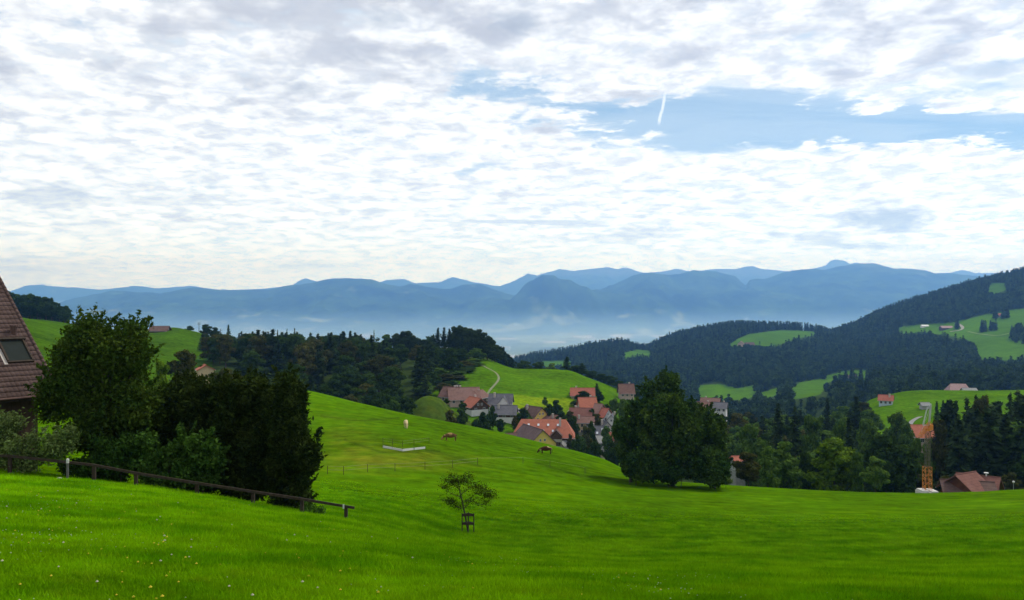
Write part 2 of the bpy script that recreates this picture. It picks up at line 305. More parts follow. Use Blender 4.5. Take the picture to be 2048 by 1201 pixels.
def cover(x, Y, z):
    px = HX + F * x / np.maximum(Y, 12); py = HY - F * z / np.maximum(Y, 1)
    c = np.empty(x.shape + (3,)); c[:] = MEADOW
    def put(mask, col, soft=None):
        c[mask] = col
    put((Y > 200), FLOOR); put((Y > 200) & (Y < 470) & (px < 370), MEADOW2 * 0.72)
    # the hill behind the village
    v = (Y > 200) & (Y < 520) & (px > 800) & (px < 1330) & ~village_wood(px + 14, py, Y); put(v, MEADOW2)
    yb = (Y > 372) & (Y < 402 + 6 * np.sin(px / 60)) & (px > 1018) & (px < 1150 + (402 - Y)); put(yb, YELLOW)
    put((Y > 300) & (Y < 372) & (px > 1120) & (px < 1235), np.array([0.10, 0.11, 0.07]))
    put((np.hypot(x + 33, (Y - 345) / 1.5) < 17), np.array([0.046, 0.082, 0.008]))
    put((Y > 430) & (Y < 690) & (px < 425) & (px > -1000), MEADOW2 * 0.72)
    put((Y > 320) & (Y < 530) & (px > 1700), MEADOW2)
    put((Y > 200) & (Y < 500) & (px > 1812) & (px < 1880), MEADOW2)
    put((Y > 5200) & (Y < 11400), FARM * 0.8)
    mt = (Y >= 11400); put(mt, FLOOR)
    if mt.any():
        a = np.clip((z + 480) / 500, 0, 1); n = fbm(x / 700, Y / 700, 40, 5, 0.6) + 0.4 * fbm(x / 180, Y / 180, 47, 3)
        s = np.clip((n - (0.0 + 0.62 * a)) * 4, 0, 1)
        s = np.maximum(s, np.clip((n - 0.5) * 3, 0, 0.35))
        rock = np.clip((z - 500) / 300 + 0.8 * n, 0, 1) * 0.6
        fl = FLOOR * np.clip(1.0 + 1.6 * fbm(x / 420, Y / 420, 52, 4, 0.65), 0.25, 2.6)[..., None]; cc = fl * (1 - s[..., None]) + np.array([0.19, 0.22, 0.12]) * s[..., None]
        cc = cc * (1 - rock[..., None]) + np.array([0.14, 0.14, 0.13]) * rock[..., None]
        c[mt] = cc[mt]
    vf = (Y > 5200) & (Y < 11400)
    if vf.any():
        q = vnoise(np.floor(x / 260 + 0.4 * np.sin(Y / 900)), np.floor(Y / 420), 77); r = fbm(x / 900, Y / 1200, 60, 4)
        cc = FARM * (0.5 + 1.1 * q)[..., None]; cc[r > 0.18] = FLOOR * 1.3; cc[(q > 0.86)] = np.array([0.38, 0.38, 0.34])
        c[vf] = cc[vf]
    put(cleared(px, py, Y), MEADOW2 * 1.0)
    # worn, browner grass round the small paddock on the near meadow
    def blob(cx_, cy_, rx, ry): return np.exp(-((px - cx_) / rx) ** 2 - ((py - cy_) / ry) ** 2)
    br = np.clip((blob(735, 915, 120, 26) + 0.8 * blob(840, 925, 110, 16) + 0.5 * blob(690, 870, 60, 20)) * (0.65 + 0.6 * fbm(px / 28, py / 9, 70, 4)), 0, 1) * ((Y > 60) & (Y < 200))
    c[:] = c * (1 - br[..., None] * 0.75) + np.array([0.115, 0.135, 0.010]) * br[..., None] * 0.75
    # trodden cattle lines
    for (pts) in ([(850, 900), (905, 912), (935, 925), (965, 934)], [(640, 832), (720, 842), (800, 836)], [(1070, 925), (1160, 952), (1260, 962)], [(690, 880), (760, 905), (880, 903)]):
        pa = np.array(pts, float); yy = np.interp(px, pa[:, 0], pa[:, 1], left=-999, right=-999)
        l = np.exp(-((py - yy) / 2.4) ** 2) * ((Y > 60) & (Y < 200)) * 0.55
        c[:] = c * (1 - l[..., None]) + np.array([0.03, 0.055, 0.006]) * l[..., None]
    return c

def grid_mesh(name, XX, YY, ZZ, cols, mat):
    n, m = XX.shape; me = bpy.data.meshes.new(name)
    v = np.stack([XX, YY, ZZ], -1).reshape(-1, 3)
    idx = np.arange(n * m).reshape(n, m)
    f = np.stack([idx[:-1, :-1], idx[:-1, 1:], idx[1:, 1:], idx[1:, :-1]], -1).reshape(-1, 4)
    set_mesh(me, v, f)
    at = me.color_attributes.new('cover', 'FLOAT_COLOR', 'POINT')
    at.data.foreach_set('color', np.concatenate([cols.reshape(-1, 3), np.ones((n * m, 1))], 1).astype(np.float32).ravel())
    me.materials.append(mat); me.polygons.foreach_set('use_smooth', np.ones(len(f), bool))
    o = bpy.data.objects.new(name, me); COL.objects.link(o); o['kind'] = 'structure'; return o
def set_mesh(me, v, f):
    """vertices (n,3) and quads or triangles (m,4 or 3)"""
    v = np.asarray(v, np.float32); f = np.asarray(f, np.int32); k = f.shape[1]
    me.vertices.add(len(v)); me.vertices.foreach_set('co', v.ravel())
    me.loops.add(f.size); me.loops.foreach_set('vertex_index', f.ravel())
    me.polygons.add(len(f)); me.polygons.foreach_set('loop_start', np.arange(0, f.size, k, dtype=np.int32))
    me.polygons.foreach_set('loop_total', np.full(len(f), k, np.int32)); me.update(calc_edges=True)

GM = ground_mat()
inside = np.arange(-60, 2110, 3.0); cols_px = np.concatenate([np.arange(-900, -60, 24.0), inside, np.arange(2124, 3000, 24.0)])
def strip(name, Ys):
    U = (cols_px - HX) / F; YY = np.repeat(np.asarray(Ys)[:, None], len(U), 1); XX = U[None, :] * np.maximum(YY, 12.0)
    ZZ = H(XX, YY); return grid_mesh(name, XX, YY, ZZ, cover(XX, YY, ZZ), GM)
strip('meadow', np.concatenate([np.linspace(-26, 12, 30), np.geomspace(12, 200, 330)[1:]]))
strip('hills', np.concatenate([np.geomspace(200, 700, 260), np.geomspace(700, 3200, 330)[1:]]))
strip('valley_floor', np.concatenate([np.geomspace(3200, 6500, 30), np.linspace(6500, 11300, 160)[1:]]))
strip('mountains', np.concatenate([np.linspace(11300, 16200, 240), np.linspace(16200, 29400, 210)[1:]]))
# ------------------------------------------------------------------ object helpers
def tag(o, label=None, cat=None, group=None, kind=None):
    if label: o['label'] = label
    if cat: o['category'] = cat
    if group: o['group'] = group
    if kind: o['kind'] = kind
    return o
def empty(name, loc, rz=0.0, s=1.0):
    o = bpy.data.objects.new(name, None); COL.objects.link(o); o.location = loc; o.rotation_euler = (0, 0, rz)
    o.scale = (s, s, s) if np.isscalar(s) else s; o.empty_display_size = 0.3; return o
class MB:
    """collects quads and triangles into one mesh"""
    def __init__(s): s.v = []; s.f = []; s.mi = []; s.cur = 0
    def add(s, vs, fs):
        b = len(s.v); s.v += [tuple(p) for p in vs]; s.f += [tuple(b + i for i in f) for f in fs]; s.mi += [s.cur] * len(fs)
    def box(s, x0, x1, y0, y1, z0, z1, M=None):
        vs = [Vector((x, y, z)) for x in (x0, x1) for y in (y0, y1) for z in (z0, z1)]
        if M is not None: vs = [M @ p for p in vs]
        s.add(vs, [(0, 1, 3, 2), (4, 6, 7, 5), (0, 4, 5, 1), (2, 3, 7, 6), (0, 2, 6, 4), (1, 5, 7, 3)])
    def beam(s, a, b, w, h=None, up=(0, 0, 1)):
        a = Vector(a); b = Vector(b); h = h or w; d = (b - a); L = d.length; d.normalize(); u = Vector(up)
        if abs(d.dot(u)) > 0.98: u = Vector((0, 1, 0))
        r = d.cross(u).normalized(); u = r.cross(d)
        M = Matrix(((r.x, d.x, u.x, a.x), (r.y, d.y, u.y, a.y), (r.z, d.z, u.z, a.z), (0, 0, 0, 1)))
        s.box(-w / 2, w / 2, 0, L, -h / 2, h / 2, M)
    def tube(s, pts, rad, n=7, cap=True):
        pts = [Vector(p) for p in pts]; rings = []
        for i, p in enumerate(pts):
            d = (pts[min(i + 1, len(pts) - 1)] - pts[max(i - 1, 0)]).normalized()
            u = Vector((0, 0, 1)) if abs(d.z) < 0.9 else Vector((1, 0, 0)); a = d.cross(u).normalized(); b = a.cross(d)
            r = rad[i] if hasattr(rad, '__len__') else rad
            rings.append([p + (a * math.cos(k * 2 * math.pi / n) + b * math.sin(k * 2 * math.pi / n)) * r for k in range(n)])
        vs = [q for rg in rings for q in rg]; fs = []
        for i in range(len(rings) - 1):
            for k in range(n): fs.append((i * n + k, i * n + (k + 1) % n, (i + 1) * n + (k + 1) % n, (i + 1) * n + k))
        if cap: fs += [tuple(range(n))[::-1], tuple(range((len(rings) - 1) * n, len(rings) * n))]
        s.add(vs, fs)
    def build(s, name, mats, parent=None, smooth=False, link=True):
        me = bpy.data.meshes.new(name); me.from_pydata(s.v, [], s.f)
        for m in (mats if isinstance(mats, (list, tuple)) else [mats]): me.materials.append(m)
        if s.cur: me.polygons.foreach_set('material_index', s.mi)
        if smooth: me.polygons.foreach_set('use_smooth', [True] * len(s.f))
        me.update(); o = bpy.data.objects.new(name, me)
        if link: COL.objects.link(o)
        if parent: o.parent = parent
        return o

def flat_mat(name, col, rough=0.85, var=0.15, scale=1.5, metal=0.0, spec=0.2):
    m, t, b, o = new_mat(name)
    tcn = t.node('ShaderNodeTexCoord').outputs['Object']
    n = t.noise(tcn, scale, 5, 0.65); v = t.ramp(n, 0.3, 0.7, 1 - var, 1 + var, False)
    c = t.mix(1.0, tuple(col), t.node('ShaderNodeCombineColor', i_0=v, i_1=v, i_2=v).outputs[0], 'MULTIPLY')
    t.l.new(c, b.inputs['Base Color']); b.inputs['Roughness'].default_value = rough; b.inputs['Metallic'].default_value = metal
    b.inputs['Specular IOR Level'].default_value = spec; return m
def leaf_mat(name, ca, cb, var=0.45, trans=0.25, scale=0.6, obj_var=0.25):
    """two-tone foliage, a shade per tree and per clump, a little light shining through"""
    m = bpy.data.materials.new(name); m.use_nodes = True; t = NT(m.node_tree); t.n.clear()
    o = t.node('ShaderNodeOutputMaterial')
    g = t.node('ShaderNodeNewGeometry'); oi = t.node('ShaderNodeObjectInfo')
    tcn = t.node('ShaderNodeTexCoord').outputs['Object']
    n = t.noise(tcn, scale, 4, 0.6); n2 = t.noise(tcn, scale * 9, 2, 0.6)
    c = t.mix(t.ramp(n, 0.35, 0.65), tuple(ca), tuple(cb))
    c = t.mix(t.math('MULTIPLY', oi.outputs['Random'], 0.6), c, t.mix(1.0, c, (1.18, 0.98, 0.85), 'MULTIPLY'))
    v = t.math('MULTIPLY', t.ramp(n2, 0.3, 0.7, 1 - var, 1 + var, False), t.math('ADD', t.math('MULTIPLY', oi.outputs['Random'], 2 * obj_var), 1 - obj_var))
    rnd = t.math('ADD', t.math('MULTIPLY', g.outputs['Random Per Island'], 0.7), 0.65)
    v = t.math('MULTIPLY', v, rnd)
    c = t.mix(1.0, c, t.node('ShaderNodeCombineColor', i_0=v, i_1=v, i_2=v).outputs[0], 'MULTIPLY')
    d = t.node('ShaderNodeBsdfDiffuse', i_0=c)
    tr = t.node('ShaderNodeBsdfTranslucent', i_0=t.mix(1.0, c, (1.2, 1.25, 0.5), 'MULTIPLY'))
    mx = t.node('ShaderNodeMixShader', i_0=trans); t.l.new(d.outputs[0], mx.inputs[1]); t.l.new(tr.outputs[0], mx.inputs[2])
    t.l.new(mx.outputs[0], o.inputs[0]); MATS[name] = m; return m

BARK = flat_mat('bark', (0.055, 0.045, 0.035), 0.95, 0.4, 3)
L_DARK = leaf_mat('leaf_dark', (0.022, 0.048, 0.012), (0.036, 0.070, 0.014))
L_MID = leaf_mat('leaf_mid', (0.046, 0.100, 0.018), (0.080, 0.148, 0.024))
L_LIGHT = leaf_mat('leaf_light', (0.075, 0.150, 0.012), (0.115, 0.19, 0.012))
L_BROWN = leaf_mat('leaf_brownish', (0.038, 0.052, 0.014), (0.062, 0.066, 0.018))
L_SPRUCE = leaf_mat('needle_dark', (0.018, 0.036, 0.014), (0.028, 0.050, 0.018), 0.4, 0.1)
L_YEW = leaf_mat('needle_yew', (0.017, 0.034, 0.008), (0.036, 0.056, 0.011), 0.5, 0.1, 0.8)
L_GREY = leaf_mat('leaf_greygreen', (0.13, 0.20, 0.05), (0.23, 0.31, 0.10), 0.5, 0.2, 1.2)
L_FAR = leaf_mat('far_wood_leaf', (0.020, 0.044, 0.014), (0.046, 0.082, 0.020), 0.3, 0.1, 0.02, 0.5)

# ------------------------------------------------------------------ foliage as many small faces
def leaf_quads(C, size, rng, up=0.35, aspect=1.6, nrm=None):
    n = len(C); d = rng.normal(size=(n, 3)); d[:, 2] = np.abs(d[:, 2]) * (0.6 + up) + up * 0.5
    if nrm is not None: d = d * 0.55 + nrm * 0.9
    d /= np.linalg.norm(d, axis=1)[:, None] + 1e-9
    r = rng.normal(size=(n, 3)); a = np.cross(d, r); a /= np.linalg.norm(a, axis=1)[:, None] + 1e-9; b = np.cross(d, a)
    s = (size * rng.uniform(0.6, 1.35, n))[:, None]; a = a * s * aspect / 2; b = b * s / 2
    # a rhombus-like leaf, bent at its middle
    V = np.stack([C - a, C - b * 0.9 - d * s * 0.12, C + a, C + b * 0.9 - d * s * 0.12], 1).reshape(-1, 3)
    Fc = np.arange(4 * n).reshape(n, 4); return V, Fc
def crown_points(blobs, n, rng, shell=0.75, gap=0.0):
    """points in the outer part of a set of ellipsoidal clumps, and the outward direction at each"""
    B = np.array([b if len(b) == 6 else (*b[:3], b[3], b[3], b[3]) for b in blobs], float)
    w_ = (B[:, 3] * B[:, 4] * B[:, 5]) ** (2 / 3); k = rng.choice(len(B), n, p=w_ / w_.sum())
    d = rng.normal(size=(n, 3)); d /= np.linalg.norm(d, axis=1)[:, None]
    r = 1 - (1 - shell) * rng.uniform(0, 1, n) ** 0.8 * 1.6; r = np.clip(r + rng.normal(0, 0.07, n), 0.1, 1.25)
    P_ = B[k, :3] + d * r[:, None] * B[k, 3:6]
    # drop what is deep inside another clump and open some gaps
    keep = np.ones(n, bool)
    for j in range(len(B)):
        q = np.sum(((P_ - B[j, :3]) / B[j, 3:6]) ** 2, 1); keep &= ~((q < 0.42) & (k != j))
    if gap > 0:
        s = 1.1 * B[:, 3].mean(); g = fbm(P_[:, 0] / s + P_[:, 2] / s * 0.7, P_[:, 1] / s - P_[:, 2] / s * 0.9, 5, 3); keep &= g > -0.5 + gap
    return P_[keep], d[keep]
def leaf_object(name, P_, size, rng, mat, parent=None, up=0.35, aspect=1.6, nrm=None, link=True):
    V, Fc = leaf_quads(P_, size, rng, up, aspect, nrm); me = bpy.data.meshes.new(name); set_mesh(me, V, Fc)
    me.materials.append(mat); o = bpy.data.objects.new(name, me)
    if link: COL.objects.link(o)
    if parent: o.parent = parent
    return o
def rand_blobs(rng, h, base, R, n, top=0.55, squash=0.85, taper=1.0):
    """clumps filling an egg-shaped crown from height base to h, widest at the fraction top"""
    out = [(0, 0, base + (h - base) * 0.5, R * 0.55, R * 0.55, (h - base) * 0.36)]
    for i in range(n):
        f = rng.uniform(0.06, 0.96); prof = math.sin(math.pi * min(1, max(0, f ** (math.log(0.5) / math.log(top))))) ** 0.6
        a = rng.uniform(0, 2 * math.pi); rr = R * prof * rng.uniform(0.45, 0.86) ; s = R * rng.uniform(0.20, 0.36) * (0.6 + 0.4 * prof)
        z = base + (h - base) * f
        out.append((rr * math.cos(a), rr * math.sin(a), min(z, h - s * squash), s, s, s * squash))
    out.append((R * 0.08, 0, h - R * 0.28, R * 0.3, R * 0.3, R * 0.28)); return out
def limbs(blobs, h, base, r0, lean=0.0, nl=7, rng=None, fork=0.45):
    """tapered trunk and limbs that run to the clumps"""
    mb = MB(); top = Vector((lean, 0, base + (h - base) * fork))
    mb.tube([(0, 0, -0.6), (lean * 0.1, 0, 0), (lean * 0.4, 0.02 * h, base * 0.6), (lean * 0.8, 0, base), top], [r0 * 1.5, r0 * 1.15, r0 * 0.9, r0 * 0.75, r0 * 0.4], 8)
    idx = rng.permutation(len(blobs))[:nl]
    for i in idx:
        b = blobs[i]; e = Vector(b[:3]); f = rng.uniform(0.25, 0.95); s_ = Vector((lean * f, 0, base * 0.7 + (top.z - base * 0.7) * f))
        if e.z < s_.z: s_.z = max(base * 0.5, e.z - 0.1 * h)
        m_ = (s_ + e) / 2 + Vector((0, 0, -0.04 * h))
        mb.tube([s_, m_, e], [r0 * 0.42, r0 * 0.26, r0 * 0.08], 5, False)
    return mb
def broadleaf(seed, h, R, base, n_blob, n_leaf, size, mat, name='broadleaf_tree', top=0.5, r0=None, gap=0.12, link=True, cluster=1.0):
    rng = np.random.default_rng(seed); bl = rand_blobs(rng, h, base, R, n_blob, top)
    P_, d = crown_points(bl, n_leaf, rng, 0.72, gap)
    P_ = P_ + rng.normal(0, 0.05 * R, P_.shape) * (rng.random(len(P_)) < 0.25)[:, None]
    crown = leaf_object('crown', P_, size, rng, mat, nrm=d, link=link)
    trunk = limbs(bl, h, base, r0 or h * 0.018, 0.0, 8, rng).build('trunk', BARK, smooth=True, link=link)
    return trunk, crown
def spruce(seed, h, R, n_wh, size, mat, base=0.08, ragged=0.3, dens=9, link=True):
    """whorls of drooping branches with hanging sprays; thins to a leader at the top"""
    rng = np.random.default_rng(seed); P_ = []; D = []
    for i in range(n_wh):
        f = (i + rng.uniform(-0.3, 0.3)) / n_wh; f = min(max(f, 0), 0.985); z = h * (base + (1 - base) * f)
        rad = R * (1 - f) ** 0.85 * (1.0 if f > 0.12 else 0.75 + 2 * f) + 0.03 * R; nb = max(4, int(9 * (1 - f * 0.45)))
        for a in rng.uniform(0, 2 * math.pi, nb):
            L = rad * rng.uniform(1 - ragged * 1.3, 1 + ragged * 0.4); k = max(2, int(dens * L / R + 1)); t = np.linspace(0.12, 1, k)
            x = np.cos(a) * L * t; y = np.sin(a) * L * t; zz = z - (0.28 + 0.1 * (1 - f)) * L * t + 0.16 * L * t ** 2.5
            P_.append(np.stack([x, y, zz], 1) + rng.normal(0, 0.05 * R, (k, 3))); D.append(np.tile([math.cos(a) * 0.5, math.sin(a) * 0.5, 0.8], (k, 1)))
    P_ = np.concatenate(P_ + [np.stack([np.zeros(5), np.zeros(5), np.linspace(h * 0.94, h, 5)], 1)]); D = np.concatenate(D + [np.tile([0, 0, 1.0], (5, 1))])
    crown = leaf_object('crown', P_, size, rng, mat, nrm=D, aspect=1.7, link=link)
    mb = MB(); mb.tube([(0, 0, -0.6), (0, 0, h * 0.3), (0, 0, h * 0.97)], [h * 0.016, h * 0.011, 0.02], 7)
    return mb.build('trunk', BARK, smooth=True, link=link), crown

# prototypes for the woods and the village (mesh data only; every tree gets objects of its own)
random.seed(4)
PB = []   # (trunk mesh, {material: crown mesh}, height, radius)
for i, (h, R, base, top) in enumerate([(20, 6.2, 3.0, 0.5), (20, 7.2, 2.5, 0.42), (20, 5.2, 3.5, 0.55), (20, 8.2, 2.0, 0.45), (20, 6.0, 1.5, 0.35)]):
    tr, cr = broadleaf(10 + i, h, R, base, 26, 9000, 0.75, L_DARK, top=top, link=False); PB.append((tr.data, cr.data, h, R))
PS = []
for i, (h, R) in enumerate([(22, 4.4), (22, 5.2), (22, 3.8), (22, 4.8)]):
    tr, cr = spruce(30 + i, h, R, 36, 1.0, L_SPRUCE, link=False, base=0.06 + 0.05 * i, ragged=0.25 + 0.08 * i); PS.append((tr.data, cr.data, h, R))
PP = []   # tall bare-stemmed pines
for i in range(2):
    tr, cr = spruce(50 + i, 22, 4.2, 22, 0.95, L_SPRUCE, link=False, base=0.42, ragged=0.5); PP.append((tr.data, cr.data, 22, 4.2))
_cm = {}
def with_mat(me, mat):
    k = (me.name, mat.name)
    if k not in _cm:
        c = me.copy(); c.materials.clear(); c.materials.append(mat); _cm[k] = c
    return _cm[k]
def put_tree(kind, proto, x, Y, h, label, cat='tree', group=None, mat=None, wide=1.0, z=None, rz=None):
    tm, cm, ph, pr = proto; z = Hs(x, Y) if z is None else z; s = h / ph
    e = empty(kind, (x, Y, z), random.uniform(0, 6.28) if rz is None else rz, (s * wide, s * wide, s)); tag(e, label, cat, group)
    for nm, me in (('trunk', tm), ('crown', with_mat(cm, mat) if mat else cm)):
        o = bpy.data.objects.new(nm, me); COL.objects.link(o); o.parent = e
    return e
def visible(px, Y, z_top, margin=2.0):
    """whether a point is above all the ground in front of it, in photograph pixels"""
    Ys = np.geomspace(10, Y * 0.985, 120); lines = HY - F * H(X(px, Ys), Ys, False) / Ys
    return HY - F * z_top / Y < lines.min() - margin

# ------------------------------------------------------------------ single trees placed from the photograph
def by_crown(kind, proto, px, top, Y, label, width=None, mat=None, group=None, base_py=None, cat='tree'):
    """a tree whose crown top is seen at (px, top) and which stands on the ground at distance Y"""
    x = X(px, Y); z = Hs(x, Y); h = Z(top, Y) - z
    if h < 2: h = 2
    wd = 1.0
    if width: wd = (width / F * Y / 2) / (proto[3] * h / proto[2])
    return put_tree(kind, proto, x, Y, h, label, cat, group, mat, wd)
B, S, PN = 'broadleaf_tree', 'spruce_tree', 'pine_tree'
GV = 'trees among the village houses'; GC = 'trees lining the crest of the green hill behind the village'
GR = 'wood behind the right edge of the near meadow'
singles = [
 # crest of the hill behind the village
 (B, PB[3], 1048, 722, 560, 'low dark round tree at the left end of the row on the green hill crest', 46, L_DARK),
 (B, PB[0], 1078, 724, 560, 'low dark tree second from the left in the row on the green hill crest', 40, L_DARK),
 (B, PB[4], 1104, 727, 555, 'small dark tree third from the left in the row on the green hill crest', 34, L_MID),
 (S, PS[1], 1134, 714, 520, 'tallest pointed dark tree on the green hill crest behind the village', 34, L_DARK),
 (B, PB[2], 1152, 731, 505, 'dark bushy tree filling the gap beside the tallest pointed tree on the hill crest', 30, L_DARK),
 (S, PS[3], 1164, 727, 500, 'second pointed dark tree along the hill crest, right of the tallest', 34, L_DARK),
 (B, PB[1], 1184, 742, 495, 'round dark tree sloping down the hill crest right of the pointed trees', 34, L_DARK),
 (B, PB[0], 1203, 748, 490, 'dark tree midway down the right end of the hill crest row', 34, L_DARK),
 (B, PB[4], 1222, 752, 488, 'dark tree low on the right end of the hill crest row', 34, L_DARK),
 (B, PB[2], 1238, 762, 484, 'last dark tree of the crest row beside the brown gabled house', 26, L_DARK),
 (B, PB[0], 1272, 775, 470, 'dark tree right of the brown gabled house on the hill shoulder', 30, L_DARK),
 # edge of the left wood
 (B, PB[3], 953, 697, 500, 'round bright green tree in front of the dark pines at the hill top', 42, L_MID),
 (B, PB[0], 773, 669, 585, 'round green tree standing alone on the light green saddle of the wood', 28, L_MID),
 (B, PB[3], 783, 800, 300, 'broad bright green tree at the foot of the wood above the meadow crest', 54, L_MID),
 (B, PB[1], 745, 774, 325, 'rounded dark green tree at the foot of the wood left of the bright one', 46, L_DARK),
 (B, PB[0], 900, 820, 305, 'dark bushy tree below the grassy knoll, left one', 34, L_BROWN),
 (B, PB[4], 922, 818, 308, 'dark bushy tree below the grassy knoll, right one', 36, L_DARK),
 (B, PB[3], 952, 838, 292, 'low dark tree at the meadow crest below the white based brown house', 40, L_DARK),
 (B, PB[1], 973, 845, 290, 'low dark tree at the meadow crest left of the big orange roof', 34, L_DARK),
 (B, PB[0], 985, 812, 345, 'small dark tree in front of the grey roofed white house', 18, L_DARK),
 (B, PB[2], 925, 805, 352, 'small tree in the gardens under the row of brown roofs', 22, L_DARK),
 (B, PB[1], 966, 824, 325, 'low garden tree between the knoll and the brown roofed house', 30, L_DARK),
 # village
 (B, PB[3], 1046, 816, 362, 'round dark tree left of the small yellow gabled house', 32, L_DARK),
 (B, PB[0], 1112, 800, 372, 'tall round dark green tree beside the yellow field behind the big orange roof', 26, L_DARK),
 (B, PB[1], 1098, 808, 366, 'dark green tree left of the tall round one behind the big orange roof', 24, L_DARK),
 (B, PB[2], 1122, 822, 362, 'dark tree at the right foot of the tall round one behind the big orange roof', 24, L_DARK),
 (B, PB[0], 1090, 794, 385, 'small solitary tree on the yellow field', 13, L_MID),
 (B, PB[3], 1167, 782, 400, 'dark rounded tree growing in front of the uppermost orange roof', 34, L_DARK),
 (S, PS[2], 1194, 767, 420, 'slim dark tree right of the uppermost orange roof', 20, L_MID),
 (B, PB[4], 1200, 784, 408, 'bushy dark green tree at the foot of the slim one by the uppermost orange roof', 20, L_DARK),
 (B, PB[1], 1147, 785, 412, 'grey green bushy tree left of the uppermost orange roof', 20, L_DARK),
 (B, PB[0], 1148, 833, 352, 'dark tree between the big orange roof and the tan house', 24, L_DARK),
 (B, PB[3], 1228, 797, 385, 'green tree on the meadow slope above the white half timbered house', 26, L_MID),
 (B, PB[1], 1246, 798, 380, 'green tree right of the one above the half timbered house', 28, L_MID),
 (B, PB[0], 1172, 852, 318, 'brownish green tree in front of the grey roofed houses', 30, L_BROWN),
 (B, PB[3], 1160, 872, 290, 'dark spreading bushy tree right of the yellow gable barn', 48, L_DARK),
 (B, PB[1], 1190, 884, 280, 'dark bushy tree in the hedge right of the yellow gable barn', 44, L_DARK),
 (B, PB[4], 1222, 878, 270, 'dark tree of the hedge beside the big tree clump', 44, L_DARK),
 (B, PB[2], 1248, 850, 285, 'tall green tree at the left back of the big tree clump', 34, L_DARK),
 # left, far hill
 (B, PB[3], 379, 652, 640, 'small round tree alone on the crest of the left hill', 20, L_DARK),
 (B, PB[1], 412, 649, 625, 'larger loose tree on the left hill crest at the start of the wood', 26, L_DARK),
 (B, PB[0], 430, 655, 625, 'lower tree right of the loose one on the left hill crest', 22, L_DARK),
 (S, PS[1], 457, 650, 620, 'dark upright tree rising above the left end of the wood', 18, L_DARK),
 (S, PS[0], 574, 658, 610, 'pointed spruce rising above the middle of the wood skyline', 10, None),
 (S, PS[2], 589, 656, 610, 'tallest pointed spruce on the wood skyline left of centre', 10, None),
 (S, PS[3], 555, 661, 610, 'dark spruce left of the pair on the wood skyline', 12, None),
 (S, PS[3], 748, 661, 600, 'thin pointed spruce at the right end of the brownish trees', 8, None),
 # left, behind the near conifers
 (B, PB[1], 368, 700, 230, 'brownish green tree behind the dark conifers below the left hill', 78, L_BROWN),
 (B, PB[3], 446, 738, 215, 'wide brownish tree behind the conifers hiding most of an orange roof', 70, L_BROWN),
 (B, PB[0], 322, 722, 150, 'yellow green tree glimpsed between the big leafy tree and the conifers', 46, L_LIGHT),
 (B, PB[2], 470, 752, 200, 'olive green tree showing just above the dark conifers', 60, L_BROWN),
 # right, along the near meadow
 (B, PB[1], 1668, 876, 168, 'bright green broad tree at the meadow edge left of the crane', 112, L_LIGHT),
 (B, PB[0], 1751, 914, 158, 'small round tree with a yellowish top at the meadow edge left of the crane', 56, L_MID),
 (B, PB[3], 1772, 872, 186, 'large dark round tree behind the small yellow topped one', 124, L_DARK),
 (B, PB[4], 1536, 892, 164, 'low mid green tree between the brownish grey tree and the yellow lit one', 46, L_MID),
 (B, PB[1], 1716, 905, 164, 'low green tree filling the gap right of the bright green broad tree', 44, L_MID),
 (B, PB[2], 1816, 890, 190, 'dark green tree directly left of the crane mast', 60, L_DARK),
 (B, PB[4], 1568, 884, 172, 'dark tree with a yellow lit tip left of the bright green tree', 76, L_MID),
 (B, PB[0], 1496, 905, 156, 'brownish grey leafed tree right of the big clump beside a grey roof', 60, L_BROWN),
 (B, PB[3], 1612, 905, 178, 'dark tree between the yellow lit one and the bright green tree', 60, L_DARK),
 (B, PB[1], 1500, 848, 230, 'green leafy tree behind the brownish grey one right of the big clump', 76, L_MID),
 (S, PS[1], 1556, 808, 255, 'tall dark conifer rising above the wood right of the big clump', 60, None),
 (S, PS[0], 1590, 816, 245, 'dark conifer right of the tallest one behind the yellow lit tree', 56, None),
 (B, PB[0], 1622, 830, 262, 'grey green broad tree among the conifers left of the crane', 56, L_MID),
 (B, PB[2], 1682, 838, 240, 'pale green tree left of a black conifer behind the bright green tree', 40, L_MID),
 (S, PS[3], 1697, 838, 232, 'almost black conifer behind the bright green tree', 54, None),
 (S, PS[2], 1712, 792, 330, 'dark conifer at the top of the wood left of the meadow gap', 36, None),
 (S, PS[1], 1655, 797, 345, 'dark conifer crowning the wood above the grey green broad tree', 34, None),
 (B, PB[1], 1734, 838, 270, 'green tree with a rounded top above the large dark round tree', 62, L_MID),
 (B, PB[3], 1797, 824, 290, 'dark grey green tree at the edge of the meadow gap', 62, L_MID),
 (B, PB[0], 1878, 840, 212, 'tall olive green tree just right of the crane', 54, L_BROWN),
 (S, PS[1], 1874, 803, 330, 'dark conifer pair standing on the right meadow behind the crane', 22, None),
 (S, PS[3], 1886, 802, 330, 'round topped dark tree on the right meadow behind the crane', 24, L_DARK),
 (S, PS[1], 1912, 802, 232, 'dark conifer at the left end of the black wood on the right', 50, None),
 (S, PS[0], 1934, 796, 240, 'second dark conifer of the black wood on the right', 44, None),
 (B, PB[2], 1968, 792, 246, 'olive broadleaf standing among the conifers of the right wood', 56, L_BROWN),
 (S, PS[3], 1952, 792, 250, 'pointed conifer left of the olive broadleaf in the right wood', 34, None),
 (S, PS[2], 1998, 800, 236, 'dark conifer right of the olive broadleaf in the right wood', 40, None),
 (S, PS[0], 2020, 788, 238, 'tallest conifer at the right edge of the photo', 46, None),
 (S, PS[1], 2040, 791, 244, 'conifer cut by the right edge of the photo', 46, None),
 (B, PB[4], 2022, 945, 172, 'olive bushy tree right of the brown roofed house at the meadow edge', 50, L_BROWN),
 (B, PB[0], 1892, 952, 165, 'low olive tree between the crane and the brown roofed house', 44, L_BROWN),
]
